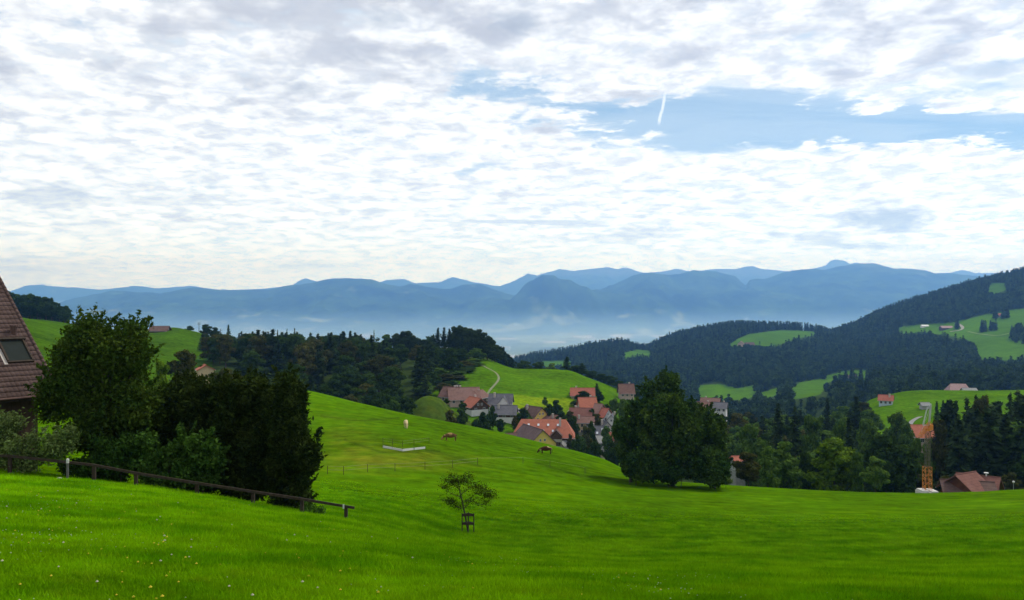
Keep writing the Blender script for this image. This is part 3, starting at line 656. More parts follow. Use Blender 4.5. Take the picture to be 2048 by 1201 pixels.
for kind, proto, px, top, Yd, label, wd, mat in singles: by_crown(kind, proto, px, top, Yd, label, wd, mat)
for i, (px, top, Yd) in enumerate([(862, 744, 398), (878, 736, 418), (893, 748, 412), (905, 730, 438), (917, 742, 430), (927, 722, 458), (938, 733, 452), (947, 718, 474), (888, 766, 388), (903, 762, 402), (852, 764, 384), (918, 760, 424), (934, 752, 444), (950, 736, 468)]):
    by_crown(B, PB[i % 5], px, top, Yd, 'tree on the ragged right edge of the left wood above the rose brown roofs', 44, (L_DARK, L_MID, L_BROWN)[i % 3], 'trees on the right edge of the left wood')
for i, (px, top, Yd) in enumerate([(1398, 806, 470), (1416, 818, 480), (1436, 826, 490), (1456, 816, 500), (1450, 834, 440)]):
    by_crown(B, PB[i % 5], px, top, Yd, 'tree below the grey roofed houses right of the big clump', 30, L_DARK, 'trees below the grey roofed houses')
for i, (px, top, Yd, wd) in enumerate([(1834, 876, 214, 30), (1850, 886, 206, 30), (1864, 878, 212, 26)]):
    by_crown(B, PB[i], px, top, Yd, 'light green leafy tree below the orange roof behind the crane', wd, L_MID, 'light trees below the orange roof behind the crane')
for i, (px, py, Yd) in enumerate([(893, 802, 352), (980, 826, 350), (1000, 842, 342), (1030, 836, 352), (1040, 846, 346), (1060, 838, 352), (1128, 836, 356), (1140, 826, 368), (1150, 806, 392), (1184, 802, 398), (1184, 822, 372), (1196, 832, 362), (1214, 812, 384), (1232, 834, 352), (1182, 846, 346), (1140, 872, 332), (1148, 884, 322), (1212, 856, 336), (1186, 868, 326), (1234, 856, 330)]):
    by_crown('shrub', PB[i % 5], px, py - 4, Yd, 'rounded garden bush between the village houses', 15 + i % 3 * 4, (L_DARK, L_MID, L_DARK, L_BROWN)[i % 4], 'garden bushes between the village houses', cat='shrub')
# tall dark pines crowning the right end of the left wood
rr = random.Random(7)
for i, (px, top, Yd) in enumerate([(876, 656, 545), (888, 655, 540), (899, 658, 535), (909, 653, 540), (918, 651, 530), (928, 655, 538), (938, 657, 528), (948, 661, 536), (957, 659, 524), (967, 665, 520), (975, 672, 515), (984, 680, 510), (990, 692, 505), (795, 667, 560), (805, 663, 560), (816, 662, 556), (825, 671, 552), (838, 677, 548), (850, 679, 545), (862, 684, 540), (872, 690, 536)]):
    k = PP[i % 2] if i in (0, 1, 2) else (PB + PS[:1])[(i * 2) % 6]
    by_crown(B if k in PB else S if k in PS else PN, k, px, top, Yd, ('bare stemmed dark pine at the left end of the tall stand' if i < 3 else 'dark tree of the tall stand on top of the left wood' if i < 13 else 'dark tree of the lower stand left of the tall pines'), 34 if i > 2 else 24, L_SPRUCE,
             'bare stemmed pines of the tall stand' if i < 3 else 'dark trees of the tall stand' if i < 13 else 'dark trees of the lower stand')

# ------------------------------------------------------------------ woods, tree by tree
def scatter_wood(region, spacing, hgt, spruce_share, label_s, label_b, grp, mats, seed, limit, name_s=S, name_b=B, hfun=None, sky_=None):
    """trees on a jittered grid over region(px, py, Y) (vectorised), kept where their tops show"""
    rg = random.Random(seed); n = 0; (x0, x1, y0, y1), test = region; Yv = y0; cov_ = np.full(3400, 1e6)
    while Yv < y1:
        xv = x0 * Yv
        while xv < x1 * Yv:
            x = xv + rg.uniform(-0.4, 0.4) * spacing; Yt = Yv + rg.uniform(-0.4, 0.4) * spacing; px = HX + F * x / Yt
            xv += spacing
            z = Hs(x, Yt); h = rg.uniform(*hgt)
            if not test(px, HY - F * z / Yt, Yt): continue
            if hfun: h *= hfun(px, Yt)
            if sky_: h = min(h, Z(float(np.interp(px, sky_[0], sky_[1])) + rg.uniform(-3, 6), Yt) - z)
            if h < 5: continue
            if not visible(px, Yt, z + h * 0.9, 0) or n >= limit: continue
            top_ = HY - F * (z + h) / Yt; c0 = int(px + 400); hw_ = max(2, int(2.4 / Yt * F)); seg = cov_[max(0, c0 - hw_):c0 + hw_]
            if len(seg) and np.mean(top_ < seg - 3.5) < 0.5: continue
            t2 = top_ + 0.30 * h * F / Yt; hw2 = max(1, int(2.0 / Yt * F)); cov_[c0 - hw2:c0 + hw2] = np.minimum(cov_[c0 - hw2:c0 + hw2], t2)
            con = rg.random() < (spruce_share(px, Yt) if callable(spruce_share) else spruce_share); n += 1
            if con: put_tree(name_s, rg.choice(PS), x, Yt, h * 1.08, label_s, 'tree', grp + ', conifers', None, rg.uniform(1.05, 1.4))
            else: put_tree(name_b, rg.choice(PB), x, Yt, h * 0.95, label_b, 'tree', grp + ', leafy trees', rg.choice(mats), rg.uniform(1.05, 1.45))
        Yv += spacing * 0.9
    print('wood', grp, n); return n
def t_left(px, py, Y):
    if not village_wood(np.array([px]), None, np.array([Y]))[0]: return False
    if 755 < px < 790 and 540 < Y < 640: return False
    if px > 905 and Y > 505: return False
    return True
scatter_wood(((-0.42, 0.0, 306, 640), t_left), 15.5, (15, 22), lambda px, Y: 0.42 if px < 620 else 0.32,
             'dark spruce in the big wood left of the village', 'dark leafy tree in the big wood left of the village', 'big wood left of the village', [L_DARK] * 6 + [L_BROWN], 5, 400,
             hfun=lambda px, Y: 1.0 if Y > 380 else 0.8,
             sky_=([400, 480, 560, 600, 640, 700, 735, 752, 790, 830, 860, 900, 960, 1000], [668, 668, 664, 670, 672, 665, 672, 690, 690, 682, 692, 690, 705, 720]))
def t_hill(px, py, Y): return -40 < px < 150 - (Y - 600) * 0.05 and Y > 612
scatter_wood(((-0.75, -0.5, 612, 700), t_hill), 12.5, (18, 23), 0.1, 'dark spruce in the small wood on the far left hill', 'dark round tree in the small wood on the far left hill', 'small wood on the far left hill', [L_DARK], 6, 60,
             hfun=lambda px, Y: float(np.interp(px, [0, 60, 90, 130, 150], [1.0, 0.9, 0.85, 0.6, 0.45])))
def t_right(px, py, Y):
    if 1812 < px < 1872 and Y < 520: return False
    if px > 1872: return Y < 275
    if px < 1480: return Y > 215
    if px > 1745 and Y > 310: return False
    return Y < 440
scatter_wood(((0.235, 0.66, 200, 440), t_right), 12.6, (13, 18), lambda px, Y: 0.8 if px > 1872 else 0.24,
             'dark conifer in the wood beyond the right edge of the near meadow', 'leafy tree in the wood beyond the right edge of the near meadow', 'wood beyond the right edge of the near meadow', [L_DARK, L_MID, L_MID, L_BROWN], 8, 260,
             hfun=lambda px, Y: 0.85 if px < 1872 else 1.22,
             sky_=([1400, 1480, 1560, 1640, 1740, 1790, 1815, 1872, 1900, 2048], [850, 815, 806, 799, 803, 826, 860, 830, 806, 792]))

scatter_wood(((0.49, 0.66, 196, 262), lambda px, py, Y: px > 1890), 9.0, (17, 21), 0.85, 'dark conifer of the black wood behind the maroon roofed house', 'dark leafy tree of the black wood behind the maroon roofed house', 'black wood behind the maroon roofed house', [L_DARK], 18, 70,
             sky_=([1880, 1900, 1940, 1960, 2000, 2048], [822, 806, 796, 790, 798, 790]))
# ------------------------------------------------------------------ far woods on the hills across the valley: one mass
def far_wood():
    protos = bpy.data.collections.new('far_tree_shapes')
    for i in range(3):
        t_, c = spruce(70 + i, 22, 3.9, 12, 2.3, L_FAR, link=False, dens=4, ragged=0.3); protos.objects.link(c)
    for i in range(3):
        t_, c = broadleaf(80 + i, 17, 6.5, 0.5, 16, 700, 2.2, L_FAR, link=False, gap=0.05); protos.objects.link(c)
    rng = np.random.default_rng(12); pts = []
    for (Y0, Y1, n) in ((520, 900, 900), (900, 1500, 5200), (1500, 2460, 17000)):
        px = rng.uniform(940, 2200, n); u = rng.random(n); Yv = np.sqrt(Y0 ** 2 + u * (Y1 ** 2 - Y0 ** 2)); pts.append(np.stack([px, Yv], 1))
    n = 500; pts.append(np.stack([rng.uniform(-250, 940, n), rng.uniform(640, 900, n)], 1))
    pts = np.concatenate(pts); px, Yv = pts.T; x = X(px, Yv); z = H(x, Yv); py = HY - F * z / Yv; hp = 19 * F / Yv
    ok = ~cleared(px, py, Yv, hp * 0.8)
    ok &= ~((px > 1690) & (Yv < 760)) & ~((px < 1330) & (Yv < 620)) & ~((px < 640) & (Yv < 760))
    ex = []
    for (xa, xb, ya, yb, k) in ((1958, 1996, 659, 665, 11), (2022, 2060, 664, 688, 30), (1986, 1994, 634, 638, 4), (2004, 2014, 634, 638, 6), (1908, 1916, 655, 660, 5), (1664, 1740, 768, 776, 20)):
        for _ in range(k):
            a_, b_ = rng.uniform(xa, xb), rng.uniform(ya, yb); Yg = ground_at(a_, b_, 1250, 2350, 120); ex.append((a_, Yg))
    ex = np.array(ex); px = np.concatenate([px, ex[:, 0]]); Yv = np.concatenate([Yv, ex[:, 1]]); x = X(px, Yv); z = H(x, Yv); py = HY - F * z / Yv; ok = np.concatenate([ok, np.ones(len(ex), bool)])
    # hidden ones are left out
    out = np.zeros(len(px), bool); Ys = np.geomspace(60, 2450, 150); g = np.arange(-300, 2301, 10.0)
    L = HY - F * H(X(g[None, :], Ys[:, None]), Ys[:, None] + 0 * g[None, :], False) / Ys[:, None]; Lm = np.minimum.accumulate(L, 0)
    for i in np.where(ok)[0]:
        k = max(0, np.searchsorted(Ys, Yv[i] * 0.985) - 1); gi = int((px[i] + 300) / 10)
        out[i] = py[i] - 22 * F / Yv[i] < Lm[k, gi] + 1
    x, Yv, z, px = x[out], Yv[out], z[out], px[out]; n = len(x); print('far trees', n)
    con = (fbm(x / 130, Yv / 130, 88, 3) + rng.normal(0, 0.25, n) + np.where(Yv > 1700, 0.05, -0.28)) > 0
    me = bpy.data.meshes.new('far_forest'); me.vertices.add(n); me.vertices.foreach_set('co', np.stack([x, Yv, z - 0.5], 1).astype(np.float32).ravel())
    def attr(nm, typ, d): a = me.attributes.new(nm, typ, 'POINT'); a.data.foreach_set('value', d)
    attr('pick', 'INT', np.where(con, rng.integers(0, 3, n), rng.integers(3, 6, n)).astype(np.int32))
    attr('size', 'FLOAT', rng.uniform(0.7, 1.15, n).astype(np.float32)); attr('turn', 'FLOAT', rng.uniform(0, 6.28, n).astype(np.float32))
    o = bpy.data.objects.new('forest', me); COL.objects.link(o)
    tag(o, 'dark hazy forest covering the hills across the valley on the right', 'forest', kind='stuff')
    ng = bpy.data.node_groups.new('scatter_trees', 'GeometryNodeTree')
    ng.interface.new_socket('Geometry', in_out='INPUT', socket_type='NodeSocketGeometry'); ng.interface.new_socket('Geometry', in_out='OUTPUT', socket_type='NodeSocketGeometry')
    N = ng.nodes; Lk = ng.links; gi = N.new('NodeGroupInput'); go = N.new('NodeGroupOutput'); ip = N.new('GeometryNodeInstanceOnPoints')
    ci = N.new('GeometryNodeCollectionInfo'); ci.inputs[0].default_value = protos; ci.inputs['Separate Children'].default_value = True; ci.inputs['Reset Children'].default_value = True
    def na(nm, typ):
        a = N.new('GeometryNodeInputNamedAttribute'); a.data_type = typ; a.inputs['Name'].default_value = nm; return a.outputs[0]
    Lk.new(gi.outputs[0], ip.inputs['Points']); Lk.new(ci.outputs[0], ip.inputs['Instance']); ip.inputs['Pick Instance'].default_value = True
    Lk.new(na('pick', 'INT'), ip.inputs['Instance Index']); Lk.new(na('size', 'FLOAT'), ip.inputs['Scale'])
    cb = N.new('ShaderNodeCombineXYZ'); Lk.new(na('turn', 'FLOAT'), cb.inputs[2]); e2r = N.new('FunctionNodeEulerToRotation'); Lk.new(cb.outputs[0], e2r.inputs[0]); Lk.new(e2r.outputs[0], ip.inputs['Rotation'])
    Lk.new(ip.outputs[0], go.inputs[0]); md = o.modifiers.new('scatter', 'NODES'); md.node_group = ng
    return protos
far_wood()
# ------------------------------------------------------------------ buildings
def tile_mat(name, col, var=0.28):
    m, t, b, o = new_mat(name); tcn = t.node('ShaderNodeTexCoord').outputs['Object']
    n = t.noise(tcn, 0.7, 6, 0.7); n2 = t.noise(tcn, 6.0, 3, 0.7); v = t.math('ADD', t.ramp(n, 0.3, 0.7, 1 - var, 1 + var, False), t.ramp(n2, 0.3, 0.7, -0.2, 0.2, False))
    sp = t.node('ShaderNodeSeparateXYZ'); t.l.new(tcn, sp.inputs[0])
    row = t.ramp(t.math('FRACT', t.math('MULTIPLY', sp.outputs[2], 2.6)), 0.0, 0.25, 0.72, 1.0)
    v = t.math('MULTIPLY', v, row)
    c = t.mix(1.0, tuple(col), t.node('ShaderNodeCombineColor', i_0=v, i_1=v, i_2=v).outputs[0], 'MULTIPLY')
    c = t.mix(t.ramp(n, 0.52, 0.75, 0, 0.45), c, (0.10, 0.085, 0.065)); t.l.new(c, b.inputs['Base Color']); return m
def plank_mat(name, col):
    m, t, b, o = new_mat(name); tcn = t.node('ShaderNodeTexCoord').outputs['Object']; sp = t.node('ShaderNodeSeparateXYZ'); t.l.new(tcn, sp.inputs[0])
    n = t.noise(tcn, 1.2, 5, 0.7); pl = t.ramp(t.math('FRACT', t.math('MULTIPLY', t.math('ADD', sp.outputs[0], sp.outputs[1]), 4.0)), 0.0, 0.12, 0.55, 1.0)
    v = t.math('MULTIPLY', t.ramp(n, 0.3, 0.7, 0.7, 1.3, False), pl)
    t.l.new(t.mix(1.0, tuple(col), t.node('ShaderNodeCombineColor', i_0=v, i_1=v, i_2=v).outputs[0], 'MULTIPLY'), b.inputs['Base Color']); return m
R_ORANGE = tile_mat('tile_orange', (0.36, 0.125, 0.078)); R_RED = tile_mat('tile_red', (0.33, 0.11, 0.075)); R_BROWN = tile_mat('tile_brown', (0.17, 0.095, 0.078))
R_OLD = tile_mat('tile_old_rose', (0.215, 0.125, 0.105)); R_DKBR = tile_mat('tile_dark_brown', (0.115, 0.070, 0.060)); R_GREY = tile_mat('slate_grey', (0.11, 0.11, 0.125)); R_PINK = tile_mat('tile_pinkish', (0.36, 0.24, 0.23))
R_NEAR = tile_mat('tile_near_brown', (0.092, 0.060, 0.052), 0.3); DGLASS = flat_mat('dark_pane', (0.016, 0.022, 0.020), 0.6, 0.2, spec=0.05); LEANM = flat_mat('fibre_cement', (0.22, 0.225, 0.22), 0.9, 0.2); R_PURP = tile_mat('tile_purple_brown', (0.125, 0.085, 0.085)); R_MAROON = tile_mat('tile_maroon', (0.17, 0.075, 0.06))
W_WHITE = flat_mat('render_white', (0.62, 0.62, 0.60), 0.9, 0.1); W_YEL = flat_mat('render_yellow', (0.62, 0.47, 0.12), 0.9, 0.1); W_TAN = flat_mat('render_tan', (0.46, 0.36, 0.22), 0.9, 0.12)
W_WOOD = plank_mat('planks_dark', (0.085, 0.055, 0.038)); W_RED = plank_mat('planks_red_brown', (0.13, 0.05, 0.035)); W_GREY = flat_mat('render_grey', (0.34, 0.34, 0.33), 0.9, 0.12)
W_BLUE = flat_mat('render_pale_blue', (0.42, 0.52, 0.58), 0.9, 0.08); W_PINK = flat_mat('render_pinkish', (0.44, 0.33, 0.29), 0.9, 0.1)
GLASS = flat_mat('window_glass', (0.03, 0.035, 0.04), 0.15, 0.1, spec=0.6); FRAME = flat_mat('window_frame_white', (0.6, 0.6, 0.58), 0.6, 0.05); METAL = flat_mat('sheet_metal', (0.35, 0.36, 0.37), 0.45, 0.2, metal=0.5)
BRICKW = flat_mat('chimney_plaster', (0.42, 0.38, 0.34), 0.9, 0.15); SHINE = flat_mat('skylight_pane', (0.62, 0.66, 0.70), 0.2, 0.05, spec=0.8); WOOD = flat_mat('weathered_wood', (0.045, 0.033, 0.024), 0.9, 0.4, 5)

def window_mesh(w_, h_, frame=0.09):
    """a framed window lying in the local xz plane, facing -y"""
    mb = MB(); mb.box(-w_ / 2, w_ / 2, -0.03, 0.05, -h_ / 2, h_ / 2); mb.cur = 1
    for a, b, c, d in ((-w_ / 2 - frame, -w_ / 2, -h_ / 2 - frame, h_ / 2 + frame), (w_ / 2, w_ / 2 + frame, -h_ / 2 - frame, h_ / 2 + frame),
                       (-w_ / 2, w_ / 2, -h_ / 2 - frame, -h_ / 2), (-w_ / 2, w_ / 2, h_ / 2, h_ / 2 + frame), (-frame / 3, frame / 3, -h_ / 2, h_ / 2)): mb.box(a, b, -0.07, 0.05, c, d)
    o = mb.build('window', [GLASS, FRAME], link=False); return o.data
WIN = window_mesh(1.0, 1.25); WINB = window_mesh(1.9, 1.3); WINS = window_mesh(0.7, 0.8)
def add_window(parent, x, y, z, rz, me=None):
    o = bpy.data.objects.new('window', me or WIN); COL.objects.link(o); o.parent = parent; o.location = (x, y, z); o.rotation_euler = (0, 0, rz); return o
HOUSES = []
def house(name, label, px, ridge_py, Yd, L, D, hr, hw, yaw, roofm, wallm, hip=0.0, gablem=None, chimney=1, windows=(3, 2), group=None, over=0.7, sky=0, cat='house', door=True, lower=None, wmesh=None, fit=True):
    """gabled (or hipped) house; the ridge runs along local x and is seen at (px, ridge_py)"""
    if fit:   # step nearer or farther until the walls meet the slope at the right height
        Yc = np.linspace(Yd * 0.82, Yd * 1.15, 90); er = np.abs(Z(ridge_py, Yc) - hr - hw - H(X(px, Yc), Yc)) + np.abs(Yc / Yd - 1) * 6; Yn = float(Yc[np.argmin(er)]); L, D, hr = (q * (Yn / Yd) ** 0.9 for q in (L, D, hr)); Yd = Yn
    x = X(px, Yd); zr = Z(ridge_py, Yd); a = math.radians(yaw); c, s = math.cos(a), math.sin(a)
    gz = [Hs(x + c * u - s * v, Yd + s * u + c * v) for u in (-L / 2, L / 2) for v in (-D / 2, D / 2)]
    ze = zr - hr; z0 = min(min(gz) - 0.3, ze - hw); g0 = Hs(x, Yd)
    if ze - max(gz) > hw + 4 or ze - min(gz) < 1.5: print('HOUSE', label[:40], 'eave above ground', round(ze - max(gz), 1), round(ze - min(gz), 1))
    e = empty(name, (x, Yd, z0), a); tag(e, label, cat, group); E = ze - z0; R = zr - z0
    mb = MB(); h2 = D / 2; l2 = L / 2
    if hip: mb.box(-l2, l2, -h2, h2, 0, E)
    else:
        vs = [(sx * l2, y, z) for sx in (-1, 1) for (y, z) in ((-h2, 0), (h2, 0), (h2, E), (0, R - 0.02), (-h2, E))]
        mb.add(vs, [(0, 1, 2, 3, 4)[::-1], (5, 6, 7, 8, 9), (0, 5, 9, 4), (1, 2, 7, 6)[::-1], (0, 1, 6, 5), (2, 3, 8, 7), (3, 4, 9, 8)])
    mb.build('wall', wallm, e)
    if gablem is not None and not hip:
        for sx in (-1, 1):
            g = MB(); t0 = sx * l2; t1 = sx * (l2 + 0.06); zz = E - 0.3
            vs = [(t, y, z) for t in (t0, t1) for (y, z) in ((-h2, zz), (h2, zz), (h2, E), (0, R - 0.05), (-h2, E))]
            g.add(vs, [(0, 1, 2, 3, 4), (5, 6, 7, 8, 9)] + [(i, (i + 1) % 5, (i + 1) % 5 + 5, i + 5) for i in range(5)]); g.build('gable_board', gablem, e)
    # the lower storey of another colour, a skin 4 cm proud of the wall
    if lower is not None:
        q = MB(); zt = lower[1]; o_ = 0.05; zt = E - zt
        q.box(-l2 - o_, l2 + o_, -h2 - o_, -h2, 0, zt); q.box(-l2 - o_, -l2, -h2, h2, 0, zt); q.box(l2, l2 + o_, -h2, h2, 0, zt); q.build('lower_storey', lower[0], e)
    rf = MB(); th = 0.22; k = hr / h2; lx = l2 + over; ly = h2 + over; zl = R - k * ly
    if hip:
        lo = [(-lx, -ly, zl), (lx, -ly, zl), (lx, ly, zl), (-lx, ly, zl)]; up_ = [(-l2 + hip, 0, R + 0.05), (l2 - hip, 0, R + 0.05)]
        lo2 = [(p[0], p[1], p[2] - th) for p in lo]
        rf.add(lo + up_ + lo2, [(0, 1, 5, 4), (2, 3, 4, 5), (1, 2, 5), (3, 0, 4), (0, 6, 7, 1), (1, 7, 8, 2), (2, 8, 9, 3), (3, 9, 6, 0), (6, 9, 8, 7)])
    else:
        for sy in (-1, 1):
            vs = [(xx, yy, zz + dz_) for dz_ in (0, th) for xx in (-lx, lx) for (yy, zz) in ((0, R), (sy * ly, zl))]
            rf.add(vs, [(0, 1, 3, 2), (4, 5, 7, 6), (0, 1, 5, 4), (2, 3, 7, 6), (1, 3, 7, 5), (0, 2, 6, 4)])
        rf.tube([(-lx, 0, R + th), (lx, 0, R + th)], 0.13, 6)
    ro = rf.build('roof', roofm, e)
    rg = random.Random(int(px * 7 + ridge_py))
    for i in range(chimney):
        cxp = (0.28 if i == 0 else -0.3) * L * rg.choice([-1, 1]) if i == 0 else -0.1 * L; cb = MB(); yy = 0.18 * D * rg.choice([-1, 1])
        cb.box(cxp - 0.4, cxp + 0.4, yy - 0.35, yy + 0.35, R - k * abs(yy) - 0.6, R + 0.8); cb.box(cxp - 0.48, cxp + 0.48, yy - 0.43, yy + 0.43, R + 0.8, R + 0.92); cb.build('chimney', BRICKW, ro)
    # snow guards and gutters read as thin dark lines
    gt = MB()
    for sy in (-1, 1): gt.tube([(-lx, sy * (ly + 0.06), zl + 0.05), (lx, sy * (ly + 0.06), zl + 0.05)], 0.09, 5)
    gt.build('gutter', METAL, ro)
    for i in range(sky):
        u = (-0.38 + 0.76 * (i + 0.5) / sky) * (L - 2 * hip); v = -h2 * (0.35 + 0.35 * (i % 2)); zz = R - k * abs(v); sk = MB(); n_ = Vector((0, -k, 1)).normalized()
        sk.box(u - 0.4, u + 0.4, -0.55, 0.55, th - 0.02, th + 0.1, Matrix.Translation((0, v, zz)) @ Matrix.Rotation(math.atan(k), 4, 'X')
               @ Matrix.Translation((-0, 0, 0))); sk.build('skylight', SHINE, ro)
    # windows by storey, only where they clear the ground
    zf = E - 1.3; row = 0
    while row < windows[1] and zf > 1.0:
        for i in range(windows[0]):
            u = (i + 0.5) / windows[0] * L - l2
            for (xx, yy, rz) in ((u, -h2, 0.0),): add_window(e, xx, yy, zf, rz, wmesh)
        nd = max(2, int(D / 3.2))
        for i in range(nd):
            v = (i + 0.5) / nd * D - h2
            for sx in (-1, 1):
                if (math.cos(a + (math.pi if sx < 0 else 0) ) * x + math.sin(a + (math.pi if sx < 0 else 0)) * Yd) < 0: add_window(e, sx * l2, v, zf, sx * math.pi / 2)
        zf -= 2.6; row += 1
    if not hip and hr > 2.6:
        for sx in (-1, 1):
            aa = a + (math.pi if sx < 0 else 0)
            if math.cos(aa) * x + math.sin(aa) * Yd < 0:
                for v in ((-0.9, 0.9) if D > 7 else (0,)): add_window(e, sx * (l2 + (0.06 if gablem else 0)), v, E + hr * 0.28, sx * math.pi / 2, WINS)
    HOUSES.append(e); e['_'] = 0; del e['_']; return e, ro, E, R, k

GH = 'houses of the village'
# the big orange roofed farmhouse in the middle of the village
e, ro, E, R, k = house('farmhouse', 'large farmhouse with a long hipped orange tile roof and small skylights', 1087, 839, 352, 24.5, 14, 6.0, 4.2, -4, R_ORANGE, W_WOOD, hip=3.0, chimney=1, windows=(7, 1), sky=7)
d = MB(); d.box(3.2, 7.4, -9.0, -6.9, 0, E + 0.6); d.add([(3.2, -9.0, E + 0.6), (7.4, -9.0, E + 0.6), (5.3, -9.0, E + 2.6), (3.2, -4.0, E + 0.6), (7.4, -4.0, E + 0.6), (5.3, -2.6, E + 2.6)], [(0, 1, 2), (0, 2, 5, 3), (1, 4, 5, 2)]); d.build('gable_bay', W_WOOD, e)
d = MB(); d.add([(2.8, -9.6, E + 0.45), (5.3, -9.6, E + 2.95), (5.3, -2.4, E + 2.95), (2.8, -4.3, E + 0.45), (7.8, -9.6, E + 0.45), (7.8, -4.3, E + 0.45)], [(0, 1, 2, 3), (1, 4, 5, 2)]); d.build('dormer_roof', R_DKBR, ro)
for zz in (E - 1.6, E - 4.2):
    d = MB(); d.box(3.0, 7.6, -10.2, -9.05, zz, zz + 0.15); d.box(3.0, 7.6, -10.2, -10.12, zz + 0.15, zz + 1.1); d.build('balcony', METAL, e)
house('barn', 'barn with a purple brown roof and a yellow gable before the big orange roof', 1066, 855, 333, 17, 11.5, 5.2, 4.0, -66, R_PURP, W_YEL, chimney=0, windows=(0, 1), over=0.6, cat='barn')
house('barn', 'low dark shed with a tiled lean roof left of the big orange roof', 1014, 868, 330, 7, 5, 1.6, 2.0, 20, R_DKBR, W_WOOD, chimney=0, windows=(0, 0), cat='shed')
house('house', 'grey plastered house with a pale lean roof right of the yellow gable barn', 1133, 882, 326, 6.5, 6, 2.2, 2.5, 45, LEANM, W_GREY, chimney=0, windows=(1, 1))
house('house', 'small yellow gabled house with a dark roof behind the big orange roof', 1068, 814, 372, 10, 8, 3.6, 3.2, -52, R_DKBR, W_YEL, windows=(2, 2))
house('house', 'low brown red roofed house just behind the ridge of the big orange roof', 1092, 831, 366, 11, 8, 2.6, 2.4, -8, R_BROWN, W_TAN, windows=(3, 1))
e, ro, E, R, k = house('house', 'white house with a dark grey roof and a white cross gable beside the hill path', 1002, 789, 398, 10, 8.5, 3.6, 3.0, -6, R_GREY, W_WHITE, windows=(3, 2))
d = MB(); d.add([(-0.8, -4.9, E - 0.5), (4.0, -4.9, E - 0.5), (1.6, -4.9, E + 2.9), (-0.8, -1.0, E - 0.5), (4.0, -1.0, E - 0.5), (1.6, 0, E + 2.9)], [(0, 1, 2), (0, 2, 5, 3), (1, 4, 5, 2)]); d.build('cross_gable', W_WHITE, e)
d = MB(); d.add([(-1.2, -5.4, E - 0.85), (1.6, -5.4, E + 3.1), (1.6, 0.2, E + 3.1), (-1.2, -0.6, E - 0.85), (4.4, -5.4, E - 0.85), (4.4, -0.6, E - 0.85)], [(0, 1, 2, 3), (1, 4, 5, 2)]); d.build('dormer_roof', R_GREY, ro)
house('house', 'dark timber house on a white base below the white cross gabled house', 1010, 812, 372, 9.5, 8, 2.9, 3.0, -4, R_GREY, W_WOOD, windows=(3, 1), lower=(W_WHITE, 1.6))
house('house', 'row house with a long rose brown roof in the upper left group', 927, 776, 405, 14, 9, 4.6, 2.8, 12, R_OLD, W_PINK, windows=(4, 1), chimney=2)
house('house', 'house with a greyer brown roof at the left end of the upper left group', 903, 775, 410, 8, 8, 3.8, 2.8, -30, R_BROWN, W_TAN, windows=(2, 1))
house('house', 'brown gabled timber chalet right of the rose brown roofs', 957, 782, 400, 7, 7, 2.6, 2.6, 62, R_BROWN, W_WOOD, windows=(2, 1))
house('house', 'timber house with orange brown roof and white base below the hill path', 950, 796, 384, 9, 8.5, 3.4, 2.8, -58, R_ORANGE, W_WOOD, windows=(2, 1), lower=(W_WHITE, 1.4))
house('house', 'uppermost house with an orange roof half hidden by a dark tree', 1165, 777, 425, 11, 7, 3.0, 2.4, -3, R_RED, W_TAN, windows=(3, 1))
house('house', 'house with a steep orange roof below the uppermost one', 1174, 796, 402, 7.5, 9, 4.6, 3, 8, R_ORANGE, W_PINK, windows=(2, 1))
house('house', 'house with a faded brownish pink roof right of the steep orange roof', 1188, 808, 388, 8, 8, 3.4, 3, -35, R_OLD, W_GREY, windows=(2, 1))
house('house', 'house with a wide dark maroon roof left of the white gabled house', 1162, 817, 376, 9, 9, 3.6, 3, -10, R_MAROON, W_TAN, windows=(3, 1))
house('house', 'tan house with a low brown roof under the maroon roof', 1170, 834, 358, 9, 6.5, 1.9, 3.4, -6, R_BROWN, W_TAN, windows=(4, 2))
house('house', 'white gabled house with a bright red orange roof, right of the maroon roof', 1204, 817, 380, 6.5, 7, 3.2, 3, -42, R_RED, W_WHITE, windows=(2, 2))
house('house', 'white half timbered house with a steep gable at the right end of the village', 1224, 829, 366, 6, 5.2, 3.2, 3.6, 78, R_GREY, W_WHITE, windows=(1, 2))
house('house', 'slate roofed house with a white front gable below the white houses', 1206, 842, 350, 8, 8, 4.0, 3.2, -72, R_GREY, W_WHITE, windows=(2, 2))
house('house', 'house with a dark slate roof and small skylights in front of the white gable', 1196, 853, 338, 7.5, 7.5, 3.4, 3.4, -12, R_GREY, W_GREY, windows=(2, 1), sky=3)
house('house', 'pale grey narrow house beside the big tree clump', 1204, 872, 322, 4.5, 5, 1.8, 4.2, 20, LEANM, W_GREY, windows=(2, 2), chimney=0)
house('house', 'small house with an orange roof tucked against the big tree clump', 1219, 866, 332, 5.5, 5, 2.4, 2.6, 30, R_ORANGE, W_TAN, windows=(1, 1))
house('house', 'brown timber house with a red brown roof on the hill shoulder behind the tree row', 1252, 769, 474, 7.5, 7, 4.2, 4.5, 4, R_BROWN, W_PINK, windows=(3, 2))
